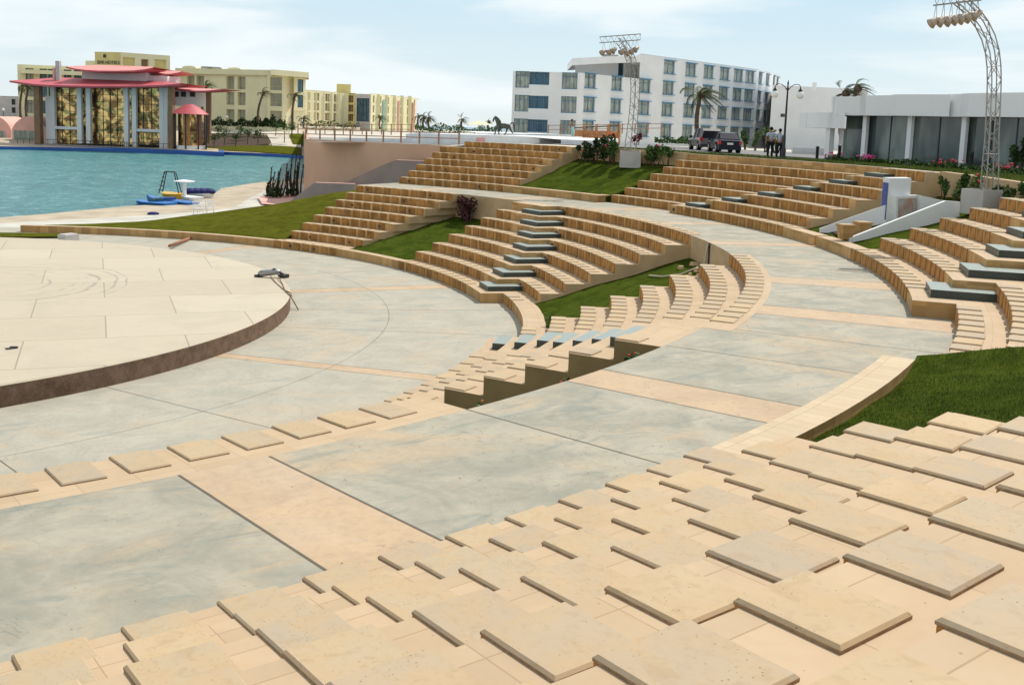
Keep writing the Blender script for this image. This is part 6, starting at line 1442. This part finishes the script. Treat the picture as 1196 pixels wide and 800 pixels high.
# ---- cars
def car(base, yaw, L_, W_, H_, prof, lab, paint, suv):
    """prof: (x 0..1 from rear to front, z low, z belt, z roof or None)"""
    t = thing('parked_car', lab, 'car', base); R = Matrix.Rotation(yaw, 3, 'Z'); P = lambda x, y, z: Vector(base)+R @ Vector((y*W_/2, (x-.5)*L_, z*H_)); mb = MB(); mb.smooth = False
    rings = []
    for x, zl, zb_, yl in prof['body']:
        rings.append([P(x, -yl*.92, zl), P(x, -yl, zl+.08), P(x, -yl, zb_*.82), P(x, -yl*.93, zb_), P(x, yl*.93, zb_), P(x, yl, zb_*.82), P(x, yl, zl+.08), P(x, yl*.92, zl)])
    for a, b in zip(rings, rings[1:]):
        for k in range(8): mb.quad(a[k], a[(k+1) % 8], b[(k+1) % 8], b[k])
    mb.poly(rings[0]); mb.poly(rings[-1][::-1]); o = mb.build('body', M[paint], t)
    g = MB(); rr = [[P(x, -yb, zb_-.01), P(x, -yt, zt_), P(x, yt, zt_), P(x, yb, zb_-.01)] for x, zb_, zt_, yb, yt in prof['cab']]
    rf = MB()
    for a, b in zip(rr, rr[1:]):
        for k in (0, 2): g.quad(a[k], a[k+1], b[k+1], b[k])
        rf.quad(a[1]+Vector((0, 0, .01)), a[2]+Vector((0, 0, .01)), b[2]+Vector((0, 0, .01)), b[1]+Vector((0, 0, .01)))
    g.poly(rr[0]); g.poly(rr[-1][::-1]); g.build('window', M['carglass'], t); rf.build('roof', M[paint], t)
    for i in prof['pill']:
        for sg in (1, 2):
            a, b = (rr[i][0], rr[i][1]) if sg == 1 else (rr[i][3], rr[i][2]); pl = MB(); pl.beam(a, b+Vector((0, 0, .01)), .09); pl.build('roof_pillar', M[paint], t)
    for x in (.17, .81):
        for sy in (-1, 1):
            c = P(x, sy*.88, 0)+Vector((0, 0, .33)); ax = R @ Vector((1, 0, 0)); w_ = MB(); w_.smooth = False; w_.tube([c-ax*.11, c+ax*.11], .335, 18); wo = w_.build('wheel', M['tyre'], t); r_ = MB(); r_.tube([c+ax*sy*.112, c+ax*sy*.12], .2, 12); q = r_.build('rim', M['steel'], wo); q.matrix_parent_inverse = (Matrix.Translation(t.location) @ wo.matrix_parent_inverse).inverted()
    zl0, zl1 = prof['lamp']
    for sy in (-1, 1):
        m_ = MB(); a = [P(-.006, sy*.74, zl0), P(-.006, sy*.97, zl0), P(-.006, sy*.97, zl1), P(-.006, sy*.78, zl1)]; b = [P(.035, sy*1.012, zl0), P(.035, sy*1.012, zl1)]; m_.poly(a); m_.quad(a[1], b[0], b[1], a[2]); m_.build('tail_lamp', M['redlens'], t)
        m_ = MB(); c = P(.66, sy*1.1, .62); m_.box(c-Vector((0, 0, .08)), .2, .1, .16, yaw); m_.build('mirror', M['darkframe'], t)
    m_ = MB(); m_.poly([P(-.012, -.25, zl0-.02), P(-.012, .25, zl0-.02), P(-.012, .25, zl0+.075), P(-.012, -.25, zl0+.075)]); m_.build('number_plate', M['plate'], t)
    m_ = MB(); m_.hexa([P(-.018, -.93, .16), P(-.018, .93, .16), P(.03, .98, .16), P(.03, -.98, .16), P(-.018, -.93, .3), P(-.018, .93, .3), P(.03, .98, .3), P(.03, -.98, .3)]); m_.build('bumper', M['darkframe'] if suv else M[paint], t)
suvp = dict(body=[(0, .24, .56, .93), (.06, .2, .60, 1), (.3, .18, .6, 1), (.66, .18, .6, 1), (.74, .18, .58, 1), (.95, .2, .5, .97), (1, .26, .42, .85)], cab=[(.015, .56, .9, .9, .75), (.06, .6, 1.0, .95, .78), (.35, .6, 1.0, .95, .78), (.56, .6, .98, .95, .78), (.73, .58, .62, .93, .85)], pill=[0, 1, 2, 3], lamp=(.44, .62))
sedp = dict(body=[(0, .22, .60, .9), (.05, .17, .66, .98), (.2, .15, .66, 1), (.66, .15, .62, 1), (.93, .17, .5, .95), (1, .24, .4, .8)], cab=[(.05, .65, .68, .88, .8), (.17, .65, .96, .92, .72), (.4, .65, 1.0, .92, .72), (.52, .64, .98, .92, .72), (.7, .62, .64, .9, .85)], pill=[1, 2, 3], lamp=(.43, .58))
car(gp(823.5, 73), yv+.03, 4.1, 1.62, hgt(824, 150.5, 71.5)-gp(824, 71.5).z, suvp, 'silver off road car with dark windows parked behind the dark car', 'silver', True)
car(gp(845.5, 68), yv+.0, 3.9, 1.52, hgt(850, 155, 65.5)-gp(850, 66.5).z, sedp, 'dark blue hatchback parked on the upper road, seen from behind', 'carblack', False)

# ---- strips in front of the cafe, bollards, flower bed
mb = MB()
def strip(a0, a1, r0, r1, z, mat, nm, kind='stuff', lab=None, cat=None):
    mb = MB(); A = arc(a0, a1)
    for p, q in zip(A, A[1:]): mb.quad(pol(r0, p, hz(r0, p)+z), pol(r1, p, hz(r1, p)+z), pol(r1, q, hz(r1, q)+z), pol(r0, q, hz(r0, q)+z))
    return tag(mb.build(nm, mat), lab, cat, kind=kind)
strip(-60, 11, 43.85, 46.5, .03, M['lawnfar'], 'grass_strip', lab='strip of thin grass above the upper terraces', cat='grass')
strip(-24, 45, 49, 66, .03, M['asphalt'], 'road', 'structure')
strip(-60, -9, 46.5, 47.4, .04, M['soil'], 'flower_bed', lab='dark flower bed in front of the cafe windows', cat='flower bed')
mb = MB(); rn = random.Random(9)
for i in range(15000):
    a = rn.uniform(-45, 11); r = rn.uniform(43.9, 46.4); c = pol(r, a, hz(r, a)+.02); h = rn.uniform(.03, .13); t_ = rn.uniform(0, pi); d = Vector((cos(t_), sin(t_), 0))*.02; mb.tri(c-d, c+d, c+Vector((rn.uniform(-.04, .04), rn.uniform(-.04, .04), h)))
tag(mb.build('grass_blades', plain('dry_grass_blade', (.12, .16, .03), .8, .4, 2)), 'thin grass tufts along the top of the upper terraces', 'grass', kind='stuff')
mb = MB(); fl = {'flower': MB(), 'pinkflower': MB()}; rn = random.Random(19)
for i in range(7000):
    a = rn.uniform(-45, -9.5); r = rn.uniform(46.45, 47.3); hh2_ = .16+.22*abs(sin(a*2.3)*sin(a*.9+1)); c = pol(r, a, hz(r, a)+rn.random()*hh2_); e = Vector((rn.uniform(-1, 1), rn.uniform(-1, 1), rn.uniform(-.2, 1))).normalized()*.09; g_ = e.cross(Vector((.2, .5, 1))).normalized()*.035; mb.quad(c-e, c+g_, c+e, c-g_)
tag(mb.build('bed_planting', M['leafm']), 'low mixed planting in the bed along the cafe', 'plants', kind='stuff')
for a_c, nm_, n, w_ in ((-13.4, 'pinkflower', 34, .45), (-20.5, 'flower', 18, 1.0), (-25.5, 'flower', 16, 1.2), (-9.9, 'pinkflower', 16, .8), (-30, 'flower', 16, 1.2)):
    m_ = MB()
    for i in range(n): a = a_c+rn.gauss(0, w_*.55); r = rn.uniform(46.5, 47.1); m_.ball(pol(r, a, hz(r, a)+rn.uniform(.22, .45)), rn.uniform(.03, .06), 5)
    tag(m_.build('flowers', M[nm_]), 'cluster of %s flowers in the bed along the cafe' % ('pink' if nm_[0] == 'p' else 'red'), 'flowers', 'flower clusters along the cafe', kind='stuff')
for u, v0, v1, d, l in ((955.2, 183, 171, 57, 'thin black bollard between the lamp and the cafe porch'), (981, 184.5, 169.5, 55.5, 'black bollard beside the cafe porch'), (1136, 197.5, 177, 49.5, 'tall black bollard in front of the right cafe window')):
    c = gp(u, d); mb = MB(); mb.smooth = True; h_ = hgt(u, v1, d)-c.z; mb.lathe(c, [(.085, -.05), (.085, h_*.86), (.1, h_*.88), (.1, h_*.95), (.04, h_), (0, h_)], 10); tag(mb.build('bollard', M['blackiron']), l, 'bollard')
clump('bush', gp(1192, 47.5), .8, .5, 1.5, 700, M['leafd'], 'dark green bush in front of the cafe at the right edge', 'bush', .16, 99, 8)

# ---- loose grit on the near steps and the walkway
mb = MB(); rn = random.Random(41)
for i in range(330):
    if rn.random() < .45: r = rn.uniform(33.3, 36.7); a = rn.uniform(-97, -50); z = 3.2
    else: k = rn.randrange(7); r = rU(k)+rn.uniform(.55, .9); a = rn.uniform(-91, -77.5); z = zUD(k)
    s_ = rn.uniform(.005, .016); mb.box(pol(r, a, z-.001), s_*1.4, s_, s_*.6, rn.uniform(0, 3), taper=.6)
tag(mb.build('grit', M['sidewall']), 'small stones and grit scattered over the steps and the walkway', 'grit', kind='stuff')
# ------------------------------------------------------------------ light
SUN_AZ, SUN_EL = 16.0, 52.0
w = bpy.data.worlds.new("World"); S.world = w; w.use_nodes = True; nt = w.node_tree; nt.nodes.clear()
out = nt.nodes.new('ShaderNodeOutputWorld'); bg = nt.nodes.new('ShaderNodeBackground'); bg.inputs['Strength'].default_value = .1
sky = nt.nodes.new('ShaderNodeTexSky'); sky.sky_type = 'NISHITA'; sky.sun_disc = False
sky.sun_elevation = rad(SUN_EL); sky.sun_rotation = rad(90-SUN_AZ); sky.altitude = 0; sky.air_density = 1.0; sky.dust_density = .8; sky.ozone_density = 1.5
tc = nt.nodes.new('ShaderNodeTexCoord'); mp = nt.nodes.new('ShaderNodeMapping'); mp.inputs['Scale'].default_value = (1.0, 1.0, 6.5)
mp.inputs['Rotation'].default_value = (rad(4), rad(-3), 0)
n1 = nt.nodes.new('ShaderNodeTexNoise'); n1.inputs['Scale'].default_value = 2.1; n1.inputs['Detail'].default_value = 8; n1.inputs['Roughness'].default_value = .5; n1.inputs['Distortion'].default_value = .35
r1 = nt.nodes.new('ShaderNodeMapRange'); r1.interpolation_type = 'SMOOTHSTEP'; r1.inputs[1].default_value = .42; r1.inputs[2].default_value = .57; r1.inputs[3].default_value = .12; r1.inputs[4].default_value = .97
mx = nt.nodes.new('ShaderNodeMix'); mx.data_type = 'RGBA'; mx.inputs[7].default_value = (9.2, 9.9, 10.1, 1)
L = nt.links.new
sp = nt.nodes.new('ShaderNodeSeparateXYZ'); L(tc.outputs['Generated'], sp.inputs[0])
hzr = nt.nodes.new('ShaderNodeMapRange'); hzr.inputs[1].default_value = .55; hzr.inputs[2].default_value = .15; hzr.inputs[3].default_value = 0.0; hzr.inputs[4].default_value = .92; hzr.interpolation_type = 'SMOOTHSTEP'; L(sp.outputs[2], hzr.inputs[0])
mx2 = nt.nodes.new('ShaderNodeMix'); mx2.data_type = 'RGBA'; g1 = nt.nodes.new('ShaderNodeMapRange'); g1.inputs[1].default_value = .0; g1.inputs[2].default_value = .13; L(sp.outputs[2], g1.inputs[0])
g2 = nt.nodes.new('ShaderNodeMix'); g2.data_type = 'RGBA'; g2.inputs[6].default_value = (8.3, 9.2, 9.4, 1); g2.inputs[7].default_value = (5.6, 7.9, 9.2, 1); L(g1.outputs[0], g2.inputs[0]); L(g2.outputs[2], mx2.inputs[7]); L(hzr.outputs[0], mx2.inputs[0]); L(sky.outputs[0], mx2.inputs[6])
L(tc.outputs['Generated'], mp.inputs[0]); L(mp.outputs[0], n1.inputs['Vector']); L(n1.outputs['Fac'], r1.inputs[0]); L(r1.outputs[0], mx.inputs[0])
L(mx2.outputs[2], mx.inputs[6]); L(mx.outputs[2], bg.inputs[0]); L(bg.outputs[0], out.inputs[0])
sl = bpy.data.lights.new("sun", 'SUN'); sl.energy = 4.1; sl.angle = rad(.5); sl.color = (1, .945, .86)
so = bpy.data.objects.new("sun", sl); COL.objects.link(so)
sd_ = Vector((cos(rad(SUN_EL))*cos(rad(SUN_AZ)), cos(rad(SUN_EL))*sin(rad(SUN_AZ)), sin(rad(SUN_EL))))
so.rotation_euler = sd_.to_track_quat('Z', 'Y').to_euler(); so.location = (30, 0, 40)
S.view_settings.view_transform = 'Standard'; S.view_settings.look = 'None'; S.view_settings.exposure = 0; S.view_settings.gamma = 1
S.render.engine = 'CYCLES'; S.cycles.max_bounces = 6; S.cycles.diffuse_bounces = 4
